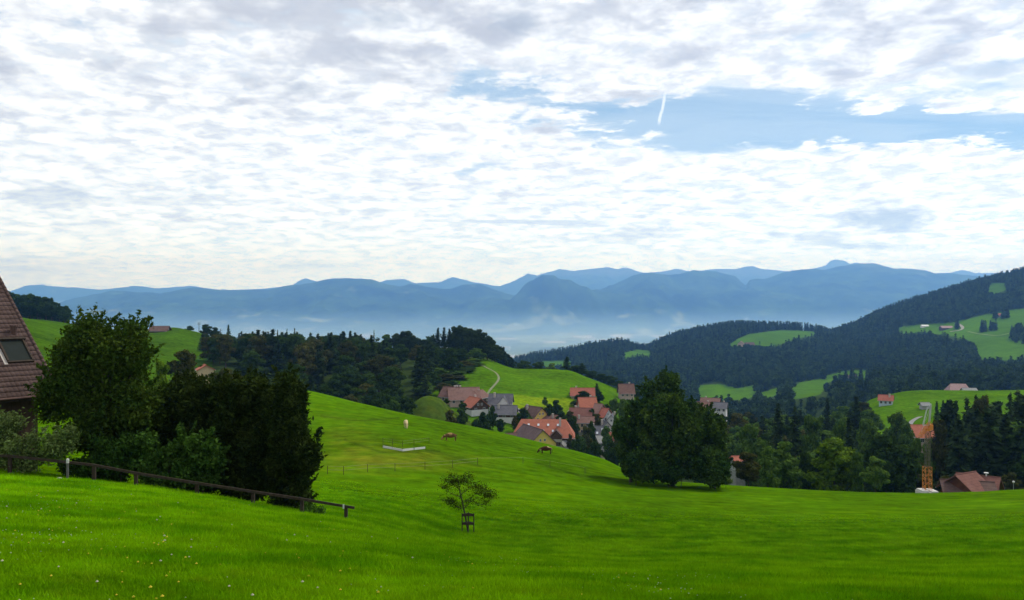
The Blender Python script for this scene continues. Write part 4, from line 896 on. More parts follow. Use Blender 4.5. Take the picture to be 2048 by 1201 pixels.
# right of the big clump and across the valley
house('house', 'small red roofed house glimpsed at the right edge of the big tree clump', 1474, 914, 215, 2.6, 4, 1.0, 3, 10, R_RED, LEANM, windows=(1, 1), chimney=0, fit=False, over=0.3)
for (px_, rp, Yd_, L_, lab, rf_, wl_) in ((1421, 797, 560, 11, 'grey roofed house behind the right shoulder of the big tree clump', R_BROWN, W_GREY), (1440, 806, 545, 8, 'white walled house below the grey roofed one right of the big tree clump', R_GREY, W_WHITE), (1408, 805, 550, 8, 'small brownish roofed house left of the white walled one', R_BROWN, W_PINK)):
    house('house', lab, px_, rp, Yd_, L_, 8, 2.6, 3.5, -20, rf_, wl_, windows=(3, 1))
house('house', 'red roofed house with a pale blue gable at the left end of the right meadow', 1772, 791, 470, 6.6, 6.0, 2.3, 2.6, -28, R_RED, W_BLUE, windows=(3, 1))
house('farmhouse', 'large farmhouse with a pinkish grey half hipped roof on top of the right meadow', 1916, 768, 520, 13, 11, 5.0, 2.8, -8, R_PINK, W_PINK, hip=2.2, windows=(5, 1), chimney=0, cat='house')
house('barn', 'low pale annexe right of the pinkish roofed farmhouse', 1938, 777, 512, 7, 5, 1.2, 1.6, -8, LEANM, W_WHITE, windows=(0, 0), chimney=0, cat='shed')
house('house', 'house with a bright orange roof behind the crane', 1843, 851, 262, 6.0, 7.5, 3.0, 3, 0, R_ORANGE, W_PINK, windows=(2, 1), chimney=0)
house('barn', 'small grey shed above the crane on the right meadow', 1849, 806, 380, 3.2, 3, 0.9, 2.0, 0, LEANM, W_GREY, windows=(0, 0), chimney=0, cat='shed')
e, ro, E, R, k = house('house', 'house with a maroon tiled roof sunk behind the right edge of the near meadow', 1956, 953, 160, 6.2, 7.0, 2.3, 2.6, -38, R_MAROON, W_RED, windows=(2, 1), chimney=0)
cb = MB(); cb.tube([(1.4, 0, R), (1.4, 0, R + 0.75)], 0.13, 8); cb.tube([(1.4, 0, R + 0.75), (1.4, 0, R + 0.9)], 0.42, 8); cb.build('chimney', FRAME, ro)
house('house', 'lower wing with a dark brown tiled roof in front of the maroon roofed house', 1934, 964, 151, 7.6, 6.2, 1.9, 1.6, -16, R_DKBR, W_RED, windows=(0, 0), chimney=0, sky=2)
house('house', 'house with a maroon roof seen beyond its darker wing at the meadow edge', 1931, 949, 165, 5.4, 6.4, 2.4, 2.6, 30, R_MAROON, W_RED, windows=(1, 1), chimney=0)
GF = 'farm buildings on the far right clearing'
def far_house(name, label, px, base_py, Y0, Y1, L, D, hr, hw, yaw, r, w_, cat='house', win=(0, 0)):
    Yd = ground_at(px, base_py, Y0, Y1); z = Hs(X(px, Yd), Yd); house(name, label, px, HY - F * (z + hr + hw) / Yd, Yd, L, D, hr, hw, yaw, r, w_, windows=win, chimney=0, cat=cat, over=1.0)
far_house('barn', 'long pale roofed barn on the sunny clearing of the right mountain', 1892, 659, 1250, 2350, 26, 12, 4, 3.5, 6, R_PINK, W_WOOD, 'barn')
far_house('barn', 'white sheeted shed left of the long barn on the right clearing', 1849, 655, 1250, 2350, 15, 9, 2.5, 3.0, 0, FRAME, W_WHITE, 'shed')
far_house('house', 'small orange roofed house high on the right clearing', 2000, 634, 1250, 2350, 13, 9, 4.0, 3.5, 15, R_ORANGE, W_TAN)
far_house('farmhouse', 'farmhouse with a pinkish wall on the edge of the middle clearing', 1482, 693, 1900, 2420, 20, 14, 6, 6, 70, R_OLD, W_PINK)
far_house('barn', 'dark roofed barn beside the pinkish farmhouse on the middle clearing', 1499, 693, 1900, 2420, 20, 12, 5, 4, 5, R_DKBR, W_WOOD, 'barn')
far_house('barn', 'tiny brown barn at the lower clearing below the right mountain', 1706, 757, 900, 1900, 11, 8, 3.0, 3, 20, R_DKBR, W_WOOD, 'barn')
far_house('house', 'tiny rosy house left of the brown barn on the lower clearing', 1694, 757, 900, 1900, 9, 7, 2.6, 3, -10, R_OLD, W_PINK)
far_house('barn', 'low brown roofed barn on the crest of the left hill', 320, 664, 500, 600, 10.5, 9, 2.6, 1.0, 4, R_DKBR, W_WOOD, 'barn')
house('house', 'orange brown roof end poking out of the brownish trees on the left', 410, 731, 262, 3.8, 4.6, 1.3, 3, -62, R_ORANGE, W_TAN, windows=(0, 0), chimney=0, fit=False, over=0.4)
# pale halls on the valley floor
for i, (px_, py_, L_, D_, lab) in enumerate([(1192, 683, 330, 90, 'long bright white hall on the hazy valley floor'), (1178, 683, 120, 70, 'small white hall left of the long bright one on the valley floor'), (1012, 699, 90, 60, 'pale building on the valley floor right of the pine stand')]):
    Yd = ground_at(px_, py_, 6600, 11000); z = Hs(X(px_, Yd), Yd); e = empty('industrial_hall', (X(px_, Yd), Yd, z)); tag(e, lab, 'building')
    m_ = MB(); m_.box(-L_ / 2, L_ / 2, -D_ / 2, D_ / 2, -5, 22); m_.build('wall', FRAME, e)
    m_ = MB(); m_.box(-L_ / 2 - 1, L_ / 2 + 1, -D_ / 2 - 1, D_ / 2 + 1, 22, 24); m_.build('roof', FRAME, e)

# ------------------------------------------------------------------ the tiled roof at the left edge
def near_house():
    ang = math.radians(53); ca, sa = math.cos(ang), math.sin(ang); W = 9.5; run, rise = 11.3, 9.5; Dp = 2 * run; Yc = 52.0
    xc, ze = X(120, Yc), Z(788, Yc); ox, oy = xc - W * ca, Yc - W * sa; zg = Hs(xc, Yc) - 1.5
    e = empty('house', (ox, oy, zg), ang); tag(e, 'dark timber house with a steep brown tiled roof at the left edge', 'house')
    E = ze - zg; o_ = 0.9; top = E + rise
    m = MB(); y0, y1 = o_, Dp - o_; k = rise / run; zt = E + k * o_ - 0.2
    vs = [(x, y, z) for x in (0.3, W - o_) for (y, z) in ((y0, 0), (y1, 0), (y1, zt), (run, top - 0.3), (y0, zt))]
    m.add(vs, [(0, 1, 2, 3, 4), (5, 6, 7, 8, 9), (0, 5, 9, 4), (1, 2, 7, 6), (0, 1, 6, 5), (2, 3, 8, 7), (3, 4, 9, 8)]); m.build('wall', W_WOOD, e)
    m = MB()
    for (ya, yb) in ((0, run), (Dp, run)):
        vs = [(x, y, z + d_) for d_ in (-0.24, -0.04) for x in (0, W) for (y, z) in ((ya, E), (yb, top))]
        m.add(vs, [(0, 1, 3, 2), (4, 5, 7, 6), (0, 1, 5, 4), (2, 3, 7, 6), (1, 3, 7, 5), (0, 2, 6, 4)])
    rb = m.build('roof', R_NEAR, e); hx = W
    # pantiles laid in courses on the front slope
    n_c = 34; sl = math.hypot(run, rise); cs = sl / n_c; V = []; Fq = []; du = 0.028
    for i in range(n_c):
        s0 = i * cs; s1 = s0 + cs * 1.06; xr = W - (W - hx) * (s0 / sl) + 0.02; xs = np.arange(0, xr, du)
        prof = 0.028 * np.abs(np.sin(xs / 0.26 * math.pi)) ** 0.7 + 0.006 * fbm(xs * 3, xs * 0 + i, 5, 2)
        for (s_, lift) in ((s0, 0.0), (s0, 0.060), (s1, 0.012)):
            y = run * s_ / sl; z = E + rise * s_ / sl; hh = prof + lift if lift else prof * 0
            V.append(np.stack([xs, y - hh * rise / sl, z + hh * run / sl], 1))
        b = sum(len(q) for q in V[:-3]); n_ = len(xs); j = np.arange(n_ - 1)
        for r_ in (0, 1): Fq.append(np.stack([b + r_ * n_ + j, b + r_ * n_ + j + 1, b + (r_ + 1) * n_ + j + 1, b + (r_ + 1) * n_ + j], 1))
    me = bpy.data.meshes.new('roof_tiles'); set_mesh(me, np.concatenate(V), np.concatenate(Fq)); me.materials.append(R_NEAR)
    o = bpy.data.objects.new('roof_tiles', me); COL.objects.link(o); o.parent = rb
    # hip ridge tiles
    m = MB(); A = Vector((W, 0, E)); Bv = Vector((W, run, top)); n = 34
    for i in range(n):
        p = A.lerp(Bv, i / n); q = A.lerp(Bv, (i + 1.12) / n); m.tube([p + Vector((0, 0, 0.05)), q + Vector((0, 0, 0.03))], [0.12, 0.095], 8)
    m.build('hip_tiles', R_NEAR, rb, True)
    # fascia and soffit under the eave
    m = MB(); m.box(-0.02, W + 0.02, -0.10, 0.0, E - 0.26, E - 0.02); m.box(0, W, 0.0, 1.2, E - 0.14, E - 0.06); m.build('fascia', WOOD, e)
    m = MB(); m.tube([(0, -0.17, E - 0.03), (W, -0.17, E - 0.03)], 0.075, 8); m.build('gutter', R_DKBR, rb)
    # dark roof window with metal flashing, and the vent above it
    def on_roof(px_, py_):
        # the point of the front slope that lies on that line of sight
        def loc(v): return Vector((v[0] * ca + v[1] * sa, -v[0] * sa + v[1] * ca, v[2]))
        d = loc(((px_ - HX) / F, 1.0, (HY - py_) / F)); o = loc((-ox, -oy, -zg)); kk = rise / run
        t = (E + kk * o.y - o.z) / (d.z - kk * d.y); return o + d * t
    n_ = Vector((0, -rise, run)).normalized(); up_ = Vector((0, run, rise)).normalized()
    p = on_roof(30, 705); M = Matrix(((1, 0, 0, p.x), (0, up_.y, n_.y, p.y), (0, up_.z, n_.z, p.z), (0, 0, 0, 1)))
    w2, h2 = 0.66, 0.92
    m = MB(); m.box(-w2, w2, -h2, h2, 0.06, 0.14, M); wn = m.build('skylight', DGLASS, rb)
    m = MB(); m.box(-w2 - 0.10, -w2, -h2, h2, 0.0, 0.22, M); m.box(w2, w2 + 0.10, -h2, h2, 0.0, 0.22, M); m.box(-w2 - 0.2, w2 + 0.2, h2, h2 + 0.14, 0, 0.30, M); m.box(-w2 - 0.1, w2 + 0.1, -h2 - 0.1, -h2, 0, 0.18, M); m.build('frame', WOOD, wn)
    m = MB(); m.box(-w2 - 0.3, -w2 - 0.1, -h2 - 0.2, h2 * 0.3, 0.055, 0.09, M); m.box(-w2 - 0.16, w2 + 0.25, h2 + 0.14, h2 + 0.26, 0.05, 0.12, M); m.build('flashing', BRICKW, wn)
    p = on_roof(27, 668); m = MB(); m.tube([p, p + Vector((0, -0.1, 0.5))], 0.2, 10); m.tube([p + Vector((0, -0.1, 0.45)), p + Vector((0, -0.1, 0.55))], 0.25, 10); m.build('vent', R_DKBR, rb)
    m = MB(); m.box(W - 5.2, W - 3.6, o_ - 0.05, o_ + 0.02, E - 2.3, E - 1.0); m.build('window', GLASS, e)
near_house()
# ------------------------------------------------------------------ the near trees and shrubs
def px_blobs(lst, Y0, x0, z0):
    """clumps given as (px, py, radius in px, dy, squash) at distance Y0 -> metres relative to the foot"""
    out = []
    for (px, py, r, dy, sq) in lst:
        Yd = Y0 + dy; rr = r / F * Yd; out.append((X(px, Yd) - x0, dy, Z(py, Yd) - z0, rr, rr * 0.9, rr * sq))
    return out
def near_tree(name, label, cat, px, Yd, lst, n_leaf, size, mat, r0, stems=1, seed=1, up=0.3, aspect=1.8, twigs=0, gap=0.1, shell=0.6, dirs=True, base=1.5):
    x0 = X(px, Yd); z0 = Hs(x0, Yd); e = empty(name, (x0, Yd, z0)); tag(e, label, cat); rng = np.random.default_rng(seed)
    bl = px_blobs(lst, Yd, x0, z0); P_, d = crown_points(bl, n_leaf, rng, shell, gap)
    P_ += rng.normal(0, 0.12, P_.shape)
    # sprays that stick out of the outline
    if twigs:
        top = [b for b in bl]; ex = []; nd = []
        for i in range(twigs):
            b = top[rng.integers(len(top))]; dd = rng.normal(size=3); dd[2] = abs(dd[2]) + 0.3; dd /= np.linalg.norm(dd)
            s0 = np.array(b[:3]) + dd * np.array(b[3:6]) * 0.95; L = rng.uniform(0.25, 0.9); k = int(10 + L * 26); t = rng.uniform(0, 1, k)[:, None]
            sag = np.array([0, 0, -0.25]) * (t * L) ** 2; ex.append(s0 + (dd * 0.75 + np.array([0, 0, 0.45])) * t * L + sag + rng.normal(0, 0.045, (k, 3))); nd.append(np.tile(dd, (k, 1)))
        P_ = np.concatenate([P_] + ex); d = np.concatenate([d] + nd)
    P_ = P_[P_[:, 2] > 0.0]; 
    cr = leaf_object('crown', P_, size, rng, mat, e, up, aspect)
    h = max(b[2] + b[5] for b in bl); tops = [b for b in bl if b[2] > 0.25 * h] or bl
    for k in range(stems):
        a = (k - (stems - 1) / 2) * 0.9; mb = MB(); cx_ = np.mean([b[0] for b in tops]); 
        sub = [tops[i] for i in rng.permutation(len(tops))[:7]]
        T = Vector((a * 1.1 + cx_ * 0.4, 0.1 * k, h * 0.62)); mb.tube([(a, 0, -0.5), (a, 0, 0.05), (a * 1.02, 0, base), (a * 1.05 + cx_ * 0.2, 0.05, h * 0.4), T], [r0 * 1.3, r0 * 1.15, r0 * 0.9, r0 * 0.65, r0 * 0.3], 9)
        for b in sub:
            en = Vector(b[:3]); s_ = Vector((a * 1.03, 0, base + (h * 0.55 - base) * rng.uniform(0, 1)))
            if en.z < s_.z: s_.z = max(base * 0.7, en.z - 0.4)
            mb.tube([s_, (s_ + en) / 2 + Vector((0, 0, -0.15)), en], [r0 * 0.4, r0 * 0.25, r0 * 0.08], 5, False)
        mb.build('trunk', BARK, e, True)
    return e
rb_ = random.Random(11)
def fill(poly, n, r0, r1, dy=1.5, sq=0.85, seed=0):
    """clumps spread through an outline"""
    rg = random.Random(seed); out = []; xs = [p[0] for p in poly]; ys = [p[1] for p in poly]; pa = [tuple(p) for p in poly]; t = 0
    while len(out) < n and t < 6000:
        t += 1; r = rg.uniform(r0, r1); x = rg.uniform(min(xs), max(xs)); y = rg.uniform(min(ys), max(ys)); q = r * 0.82
        if all(inpoly(np.array([x + q * cx_]), np.array([y + q * cy_ * sq]), pa)[0] for cx_, cy_ in ((1, 0), (-1, 0), (0, 1), (0, -1))): out.append((x, y, r, rg.uniform(-dy, dy), sq))
    return out
L_BIG = leaf_mat('leaf_big_tree', (0.030, 0.068, 0.012), (0.052, 0.088, 0.014), 0.45, 0.22, 0.8, 0.0)
L_BIG2 = leaf_mat('leaf_bush', (0.034, 0.085, 0.014), (0.055, 0.115, 0.02), 0.45, 0.22, 0.9, 0.0)
L_CLUMP = leaf_mat('leaf_clump', (0.022, 0.054, 0.012), (0.050, 0.092, 0.017), 0.45, 0.15, 0.35, 0.06)
big = [(150, 640), (185, 618), (235, 612), (270, 630), (300, 680), (322, 730), (335, 800), (338, 860), (325, 905), (260, 930), (150, 925), (85, 900), (66, 840), (72, 780), (95, 720), (108, 690), (130, 670)]
near_tree('broadleaf_tree', 'large leafy tree with feathery top sprays beside the tiled roof', 'tree', 205, 48.5, fill(big, 46, 26, 52, 1.8, 0.85, 3) + [(205, 760, 95, 0, 1.3)], 62000, 0.135, L_BIG, 0.26, 2, 5, twigs=330, gap=0.16, base=1.6)
sh = [(-120, 830), (0, 822), (60, 830), (120, 840), (165, 870), (165, 940), (60, 950), (-120, 948)]
near_tree('shrub', 'pale grey green shrub in front of the tiled roofed house', 'shrub', 10, 45.5, fill(sh, 34, 18, 32, 0.9, 0.8, 8), 26000, 0.10, L_GREY, 0.05, 3, 6, twigs=60, gap=0.12, base=0.4)
bush = [(290, 890), (330, 872), (380, 868), (430, 885), (455, 915), (450, 965), (400, 985), (330, 978), (290, 960)]
near_tree('shrub', 'broad leafed green bush in front of the dark conifers', 'shrub', 372, 46.2, fill(bush, 26, 16, 30, 0.8, 0.8, 9), 14000, 0.15, L_BIG2, 0.05, 3, 7, twigs=50, gap=0.15, base=0.4)
bush = [(100, 900), (150, 880), (300, 860), (330, 900), (330, 975), (240, 975), (100, 965)]
near_tree('shrub', 'dark undergrowth at the feet of the large leafy tree', 'shrub', 225, 46.5, fill(bush, 32, 14, 26, 0.6, 0.8, 10), 20000, 0.13, L_BIG2, 0.04, 2, 8, gap=0.15, base=0.3)
c1 = [(335, 760), (360, 735), (400, 745), (425, 760), (440, 800), (445, 900), (440, 1010), (390, 1000), (345, 960), (330, 900), (325, 820)]
c2 = [(425, 765), (450, 748), (490, 745), (530, 750), (550, 790), (555, 900), (550, 1025), (480, 1018), (430, 1005), (420, 880)]
c3 = [(535, 760), (560, 745), (595, 742), (605, 770), (616, 812), (622, 845), (634, 862), (632, 880), (655, 890), (650, 915), (634, 930), (636, 955), (622, 975), (624, 995), (606, 1034), (545, 1028), (530, 900)]
gapb = fill([(262, 850), (300, 790), (345, 760), (365, 800), (365, 975), (262, 965)], 34, 16, 30, 0.8, 0.95, 19)
near_tree('shrub', 'tall dark shrub filling the gap between the large leafy tree and the conifers', 'shrub', 312, 52.5, gapb, 20000, 0.15, L_BIG, 0.06, 2, 17, twigs=40, gap=0.0, base=0.4)
near_tree('conifer', 'leftmost dark conifer of the row, next to the large leafy tree', 'tree', 385, 50.5, fill(c1, 34, 20, 38, 1.4, 1.15, 12) + [(388, 850, 46, 0.6, 2.3)], 42000, 0.125, L_YEW, 0.16, 1, 9, aspect=2.6, twigs=120, gap=0.0, base=0.6)
near_tree('conifer', 'middle dark conifer of the row behind the wooden rail', 'tree', 487, 49.5, fill(c2, 34, 20, 40, 1.4, 1.15, 13) + [(487, 865, 50, 0.6, 2.2), (430, 880, 40, 1.0, 2.4)], 46000, 0.125, L_YEW, 0.16, 1, 10, aspect=2.6, twigs=120, gap=0.0, base=0.6)
near_tree('conifer', 'rightmost dark conifer with a ragged right outline', 'tree', 578, 48.0, fill(c3, 46, 16, 34, 1.2, 1.15, 14) + [(575, 870, 42, 0.4, 2.6), (535, 880, 40, 1.0, 2.6)], 50000, 0.12, L_YEW, 0.16, 1, 11, aspect=2.6, twigs=260, gap=0.0, base=0.6)
spr = fill([(596, 1005), (640, 1012), (652, 1034), (600, 1038)], 7, 7, 11, 0.3, 0.8, 5)
near_tree('shrub', 'small weedy shrub at the foot of the rightmost conifer by the rail', 'shrub', 617, 44.6, spr, 1600, 0.07, L_BIG2, 0.015, 2, 12, gap=0.1, base=0.1)
# the big clump in the middle: several trees grown together
cl = [
 ('broadleaf_tree', 'tallest back tree of the big clump on the meadow edge', 1325, 136, [(1275, 800), (1285, 765), (1320, 738), (1350, 748), (1385, 765), (1405, 800), (1405, 900), (1275, 900)], 22, 16, 30, 16000, L_CLUMP),
 ('broadleaf_tree', 'left tree of the big clump with branches reaching over the grass', 1262, 130, [(1215, 905), (1228, 850), (1250, 815), (1280, 790), (1310, 800), (1310, 940), (1270, 945), (1240, 925)], 26, 14, 26, 18000, L_CLUMP),
 ('broadleaf_tree', 'broad round middle tree of the big clump', 1345, 129, [(1270, 830), (1300, 790), (1340, 775), (1385, 790), (1420, 835), (1435, 900), (1430, 955), (1280, 955)], 34, 20, 36, 30000, L_CLUMP),
 ('broadleaf_tree', 'right tree of the big clump reaching to the shrubs', 1428, 131, [(1390, 830), (1415, 800), (1440, 825), (1455, 865), (1468, 905), (1466, 960), (1390, 962)], 24, 14, 26, 18000, L_CLUMP),
]
for i, (nm, lab, px, Yd, poly, nb, r0, r1, nl, mt) in enumerate(cl):
    near_tree(nm, lab, 'tree', px, Yd, fill(poly, nb, r0, r1, 3.0, 0.85, 30 + i), nl, 0.34, mt, 0.28, 1, 20 + i, twigs=90, gap=0.12, base=2.0)
low = fill([(1238, 915), (1285, 895), (1440, 900), (1466, 930), (1466, 975), (1262, 970)], 40, 14, 24, 1.5, 0.8, 44)
near_tree('shrub', 'dark underbrush along the foot of the big clump', 'shrub', 1350, 126, low, 24000, 0.28, L_CLUMP, 0.05, 3, 31, gap=0.05, base=0.5)
near_tree('shrub', 'dark bush under the left tree of the big clump', 'shrub', 1266, 125, fill([(1236, 905), (1300, 895), (1310, 968), (1244, 962)], 20, 10, 18, 1.0, 0.85, 46), 12000, 0.28, L_CLUMP, 0.05, 2, 33, gap=0.05, base=0.5)
near_tree('shrub', 'small yellowish shrub at the right foot of the big clump', 'shrub', 1446, 131, fill([(1420, 968), (1430, 950), (1455, 948), (1470, 968)], 6, 6, 9, 0.5, 0.8, 45), 1400, 0.2, L_GREY, 0.03, 2, 32, base=0.2)

# ------------------------------------------------------------------ wooden rail along the left shrubs
def rail_fence():
    e = empty('fence', (X(394, 43.5), 43.5, Hs(X(394, 43.5), 43.5))); tag(e, 'long weathered wooden rail on short posts along the dark shrubs', 'fence')
    inv = Vector(e.location); posts = [(-70, 44.3), (20, 44.2), (188, 44.0), (272, 43.9), (394, 43.6), (506, 43.3), (604, 43.1), (692, 42.9)]
    tops = {-70: 905, 20: 908, 188: 926, 272: 942, 394: 962, 506: 979, 604: 994, 692: 1009}; ends = []
    for px, Yd in posts:
        x = X(px, Yd); z = Hs(x, Yd); zt = Z(tops[px] + 3, Yd); mb = MB(); mb.box(x - 0.085, x + 0.085, Yd - 0.06, Yd + 0.06, z - 0.3, zt, Matrix.Translation(-inv) @ Matrix.Translation((0, 0, 0)))
        mb.build('post', WOOD, e); ends.append(Vector((x, Yd - 0.10, zt - 0.02)) - inv)
    ends[-1] += Vector((0.45, -0.01, -0.06))
    for a, b in zip(ends[:-1], ends[1:]):
        mb = MB(); mb.beam(a, b + (b - a).normalized() * 0.0, 0.06, 0.13); mb.build('rail', WOOD, e)
    p = ends[-1]; q = ends[-2]; t = q.lerp(p, 0.80); mb = MB(); mb.box(t.x - 0.05, t.x + 0.03, t.y - 0.05, t.y - 0.036, t.z - 0.12, t.z + 0.10); mb.build('marker', FRAME, e)
rail_fence()
def marker_post():
    Yd = 43.2; x = X(135, Yd); z = Hs(x, Yd); e = empty('marker_post', (x, Yd, z)); tag(e, 'grey upright post with a white top at the left end of the rail', 'post')
    h = Z(921, Yd) - z
    mb = MB(); mb.tube([(0, 0, -0.3), (0.0, 0, h - 0.14)], 0.062, 10); mb.build('shaft', flat_mat('grey_post', (0.12, 0.12, 0.11)), e)
    mb = MB(); mb.tube([(0, 0, h - 0.14), (0.01, 0, h + 0.06), (0.02, 0, h + 0.08)], [0.072, 0.072, 0.04], 10); mb.build('cap', FRAME, e)
marker_post()
def rock(px, py, Yd, r, label, seed):
    rng = np.random.default_rng(seed); x = X(px, Yd); z = Hs(x, Yd); bm = __import__('bmesh').new(); __import__('bmesh').ops.create_icosphere(bm, subdivisions=3, radius=r)
    for v in bm.verts:
        n = float(fbm(np.array([v.co.x / r * 1.2 + seed]), np.array([v.co.y / r * 1.2 + v.co.z / r]), seed, 3)[0]); v.co *= 1 + 0.35 * n; v.co.z *= 0.6
    me = bpy.data.meshes.new('stone'); bm.to_mesh(me); bm.free(); me.materials.append(flat_mat('stone_pale', (0.42, 0.41, 0.38), 0.9, 0.25, 6)); o = bpy.data.objects.new('stone', me); COL.objects.link(o)
    o.location = (x, Yd, z + r * 0.25); tag(o, label, 'stone')
rock(119, 948, 43.4, 0.24, 'pale stone lying in the grass left of the white topped post', 3)
rock(112, 952, 43.2, 0.15, 'smaller pale stone beside the larger one by the white topped post', 5)

# ------------------------------------------------------------------ sapling in its wooden guard
def sapling():
    Yd = 60.0; x0 = X(936, Yd); z0 = Hs(x0, Yd); e = empty('sapling', (x0, Yd, z0)); tag(e, 'small thin crowned young tree leaning in a wooden guard', 'tree')
    def P(px, py, dy=0.0): return Vector((X(px, Yd) - x0, dy, Z(py, Yd) - z0))
    mb = MB(); mb.tube([Vector((0.02, 0, -0.2)), P(937, 1068), P(931, 1035), P(925, 1005), P(920, 985), P(917, 968), P(915, 955)], [0.075, 0.07, 0.06, 0.05, 0.04, 0.028, 0.012], 8)
    br = [((927, 1018), (945, 1000), (968, 993), (985, 1000)), ((925, 1008), (950, 990), (975, 982), (990, 985)), ((921, 990), (940, 975), (960, 972), (975, 976)), ((928, 1020), (905, 1010), (893, 1000), (883, 1002)),
          ((922, 995), (900, 985), (890, 975), (884, 970)), ((919, 980), (905, 965), (893, 962), (886, 957)), ((918, 970), (926, 958), (935, 953), (944, 955)), ((917, 966), (908, 955), (902, 951), (897, 953)), ((924, 1002), (945, 1005), (960, 1008), (972, 1012))]
    rng = np.random.default_rng(9); pts = []
    for b in br:
        ps = [P(px, py, rng.uniform(-0.6, 0.6) * k / 3) for k, (px, py) in enumerate(b)]; mb.tube(ps, [0.026, 0.018, 0.012, 0.005], 5, False)
        for k in range(1, 4):
            for q in range(80): t = rng.uniform(0, 1); c = ps[k - 1].lerp(ps[k], t); pts.append([c.x + rng.normal(0, 0.17), c.y + rng.normal(0, 0.20), c.z + rng.normal(0, 0.13) + 0.05])
    mb.build('trunk', BARK, e, True)
    for (px, py, s, n) in ((905, 965, 0.26, 420), (928, 962, 0.28, 440), (958, 978, 0.3, 560), (978, 990, 0.26, 500), (903, 1003, 0.24, 430), (915, 1012, 0.2, 130), (970, 1003, 0.2, 160), (890, 975, 0.16, 70), (945, 970, 0.26, 160)):
        c = P(px, py); pts += [[c.x + rng.normal(0, s), c.y + rng.normal(0, s), c.z + rng.normal(0, s * 0.55)] for _ in range(n)]
    leaf_object('crown', np.array(pts), 0.062, rng, L_YEW2, e, 0.3, 1.5)
    # guard of three stakes and two rings of boards: a thing of its own
    g = empty('tree_guard', (x0, Yd, z0)); tag(g, 'three legged wooden guard with two rows of boards round the young tree', 'tree guard')
    z1, z2 = Z(1029, Yd) - z0, Z(1046, Yd) - z0; s3 = [(-0.40, -0.20), (0.42, -0.20), (0.02, 0.12)]
    for (a, b) in s3: m = MB(); m.tube([(a, b, -0.3), (a, b, z1 + 0.12)], 0.04, 7); m.build('stake', WOOD, g)
    for zz in (z1, z2):
        for i in range(3):
            a, b = s3[i], s3[(i + 1) % 3]; m = MB(); m.beam((a[0], a[1] - 0.05, zz), (b[0], b[1] - 0.05, zz), 0.03, 0.17); m.build('board', WOOD, g)
L_YEW2 = leaf_mat('leaf_sapling', (0.022, 0.034, 0.006), (0.034, 0.046, 0.008), 0.4, 0.2, 1.0, 0.0)
sapling()

# ------------------------------------------------------------------ paddock with the white low barrier
def paddock():
    A, Bc, C = (766, 896), (805, 903), (850, 898)
    def gp(px, py): Yd = ground_at(px, py, 62, 185); return Vector((X(px, Yd), Yd, Hs(X(px, Yd), Yd)))
    a, b, c = gp(*A), gp(*Bc), gp(*C); e = empty('barrier', b); tag(e, 'low white board barrier in a wide v shape on the meadow', 'barrier')
    for p, q in ((a, b), (b, c)):
        m = MB(); m.beam(p - b + Vector((0, 0, 0.16)), q - b + Vector((0, 0, 0.16)), 0.07, 0.30); m.build('board', FRAME, e)
    for px, py in (A, (785, 899.5), Bc, (828, 900.5), C):
        p = gp(px, py) - b; m = MB(); m.box(p.x - 0.04, p.x + 0.04, p.y + 0.05, p.y + 0.13, p.z - 0.2, p.z + 0.42); m.build('post', WOOD, e)
    def wire_fence(pts, label, h=0.95, nw=2, name='wire_fence', thick=0.012, step=1):
        P0 = gp(*pts[0]); g = empty(name, P0); tag(g, label, 'fence'); tops = []
        for px, py in pts:
            p = gp(px, py) - P0; m = MB(); m.tube([(p.x, p.y, p.z - 0.2), (p.x, p.y, p.z + h)], 0.035, 6); m.build('post', WOOD, g); tops.append(p)
        for k in range(nw):
            m = MB(); zz = h * (0.95 - 0.42 * k); m.tube([p + Vector((0, 0, zz)) for p in tops], thick, 5, False); m.build('wire', WIRE, g)
    wire_fence([(766, 888), (785, 891), (805, 894), (828, 891), (858, 887)], 'thin pale wire fence just behind the white v shaped barrier', 0.9)
    wire_fence([(655, 949), (687, 950), (735, 945), (790, 943), (850, 940), (905, 936), (955, 930)], 'thin wire fence below the worn patch of the meadow', 1.0, 2, thick=0.014)
    wire_fence([(955, 930), (1046, 928), (1100, 935), (1170, 948)], 'faint wire fence running right across the middle meadow', 1.0, 1)
WIRE = flat_mat('pale_wire', (0.20, 0.21, 0.12), 0.7, 0.1)
paddock()

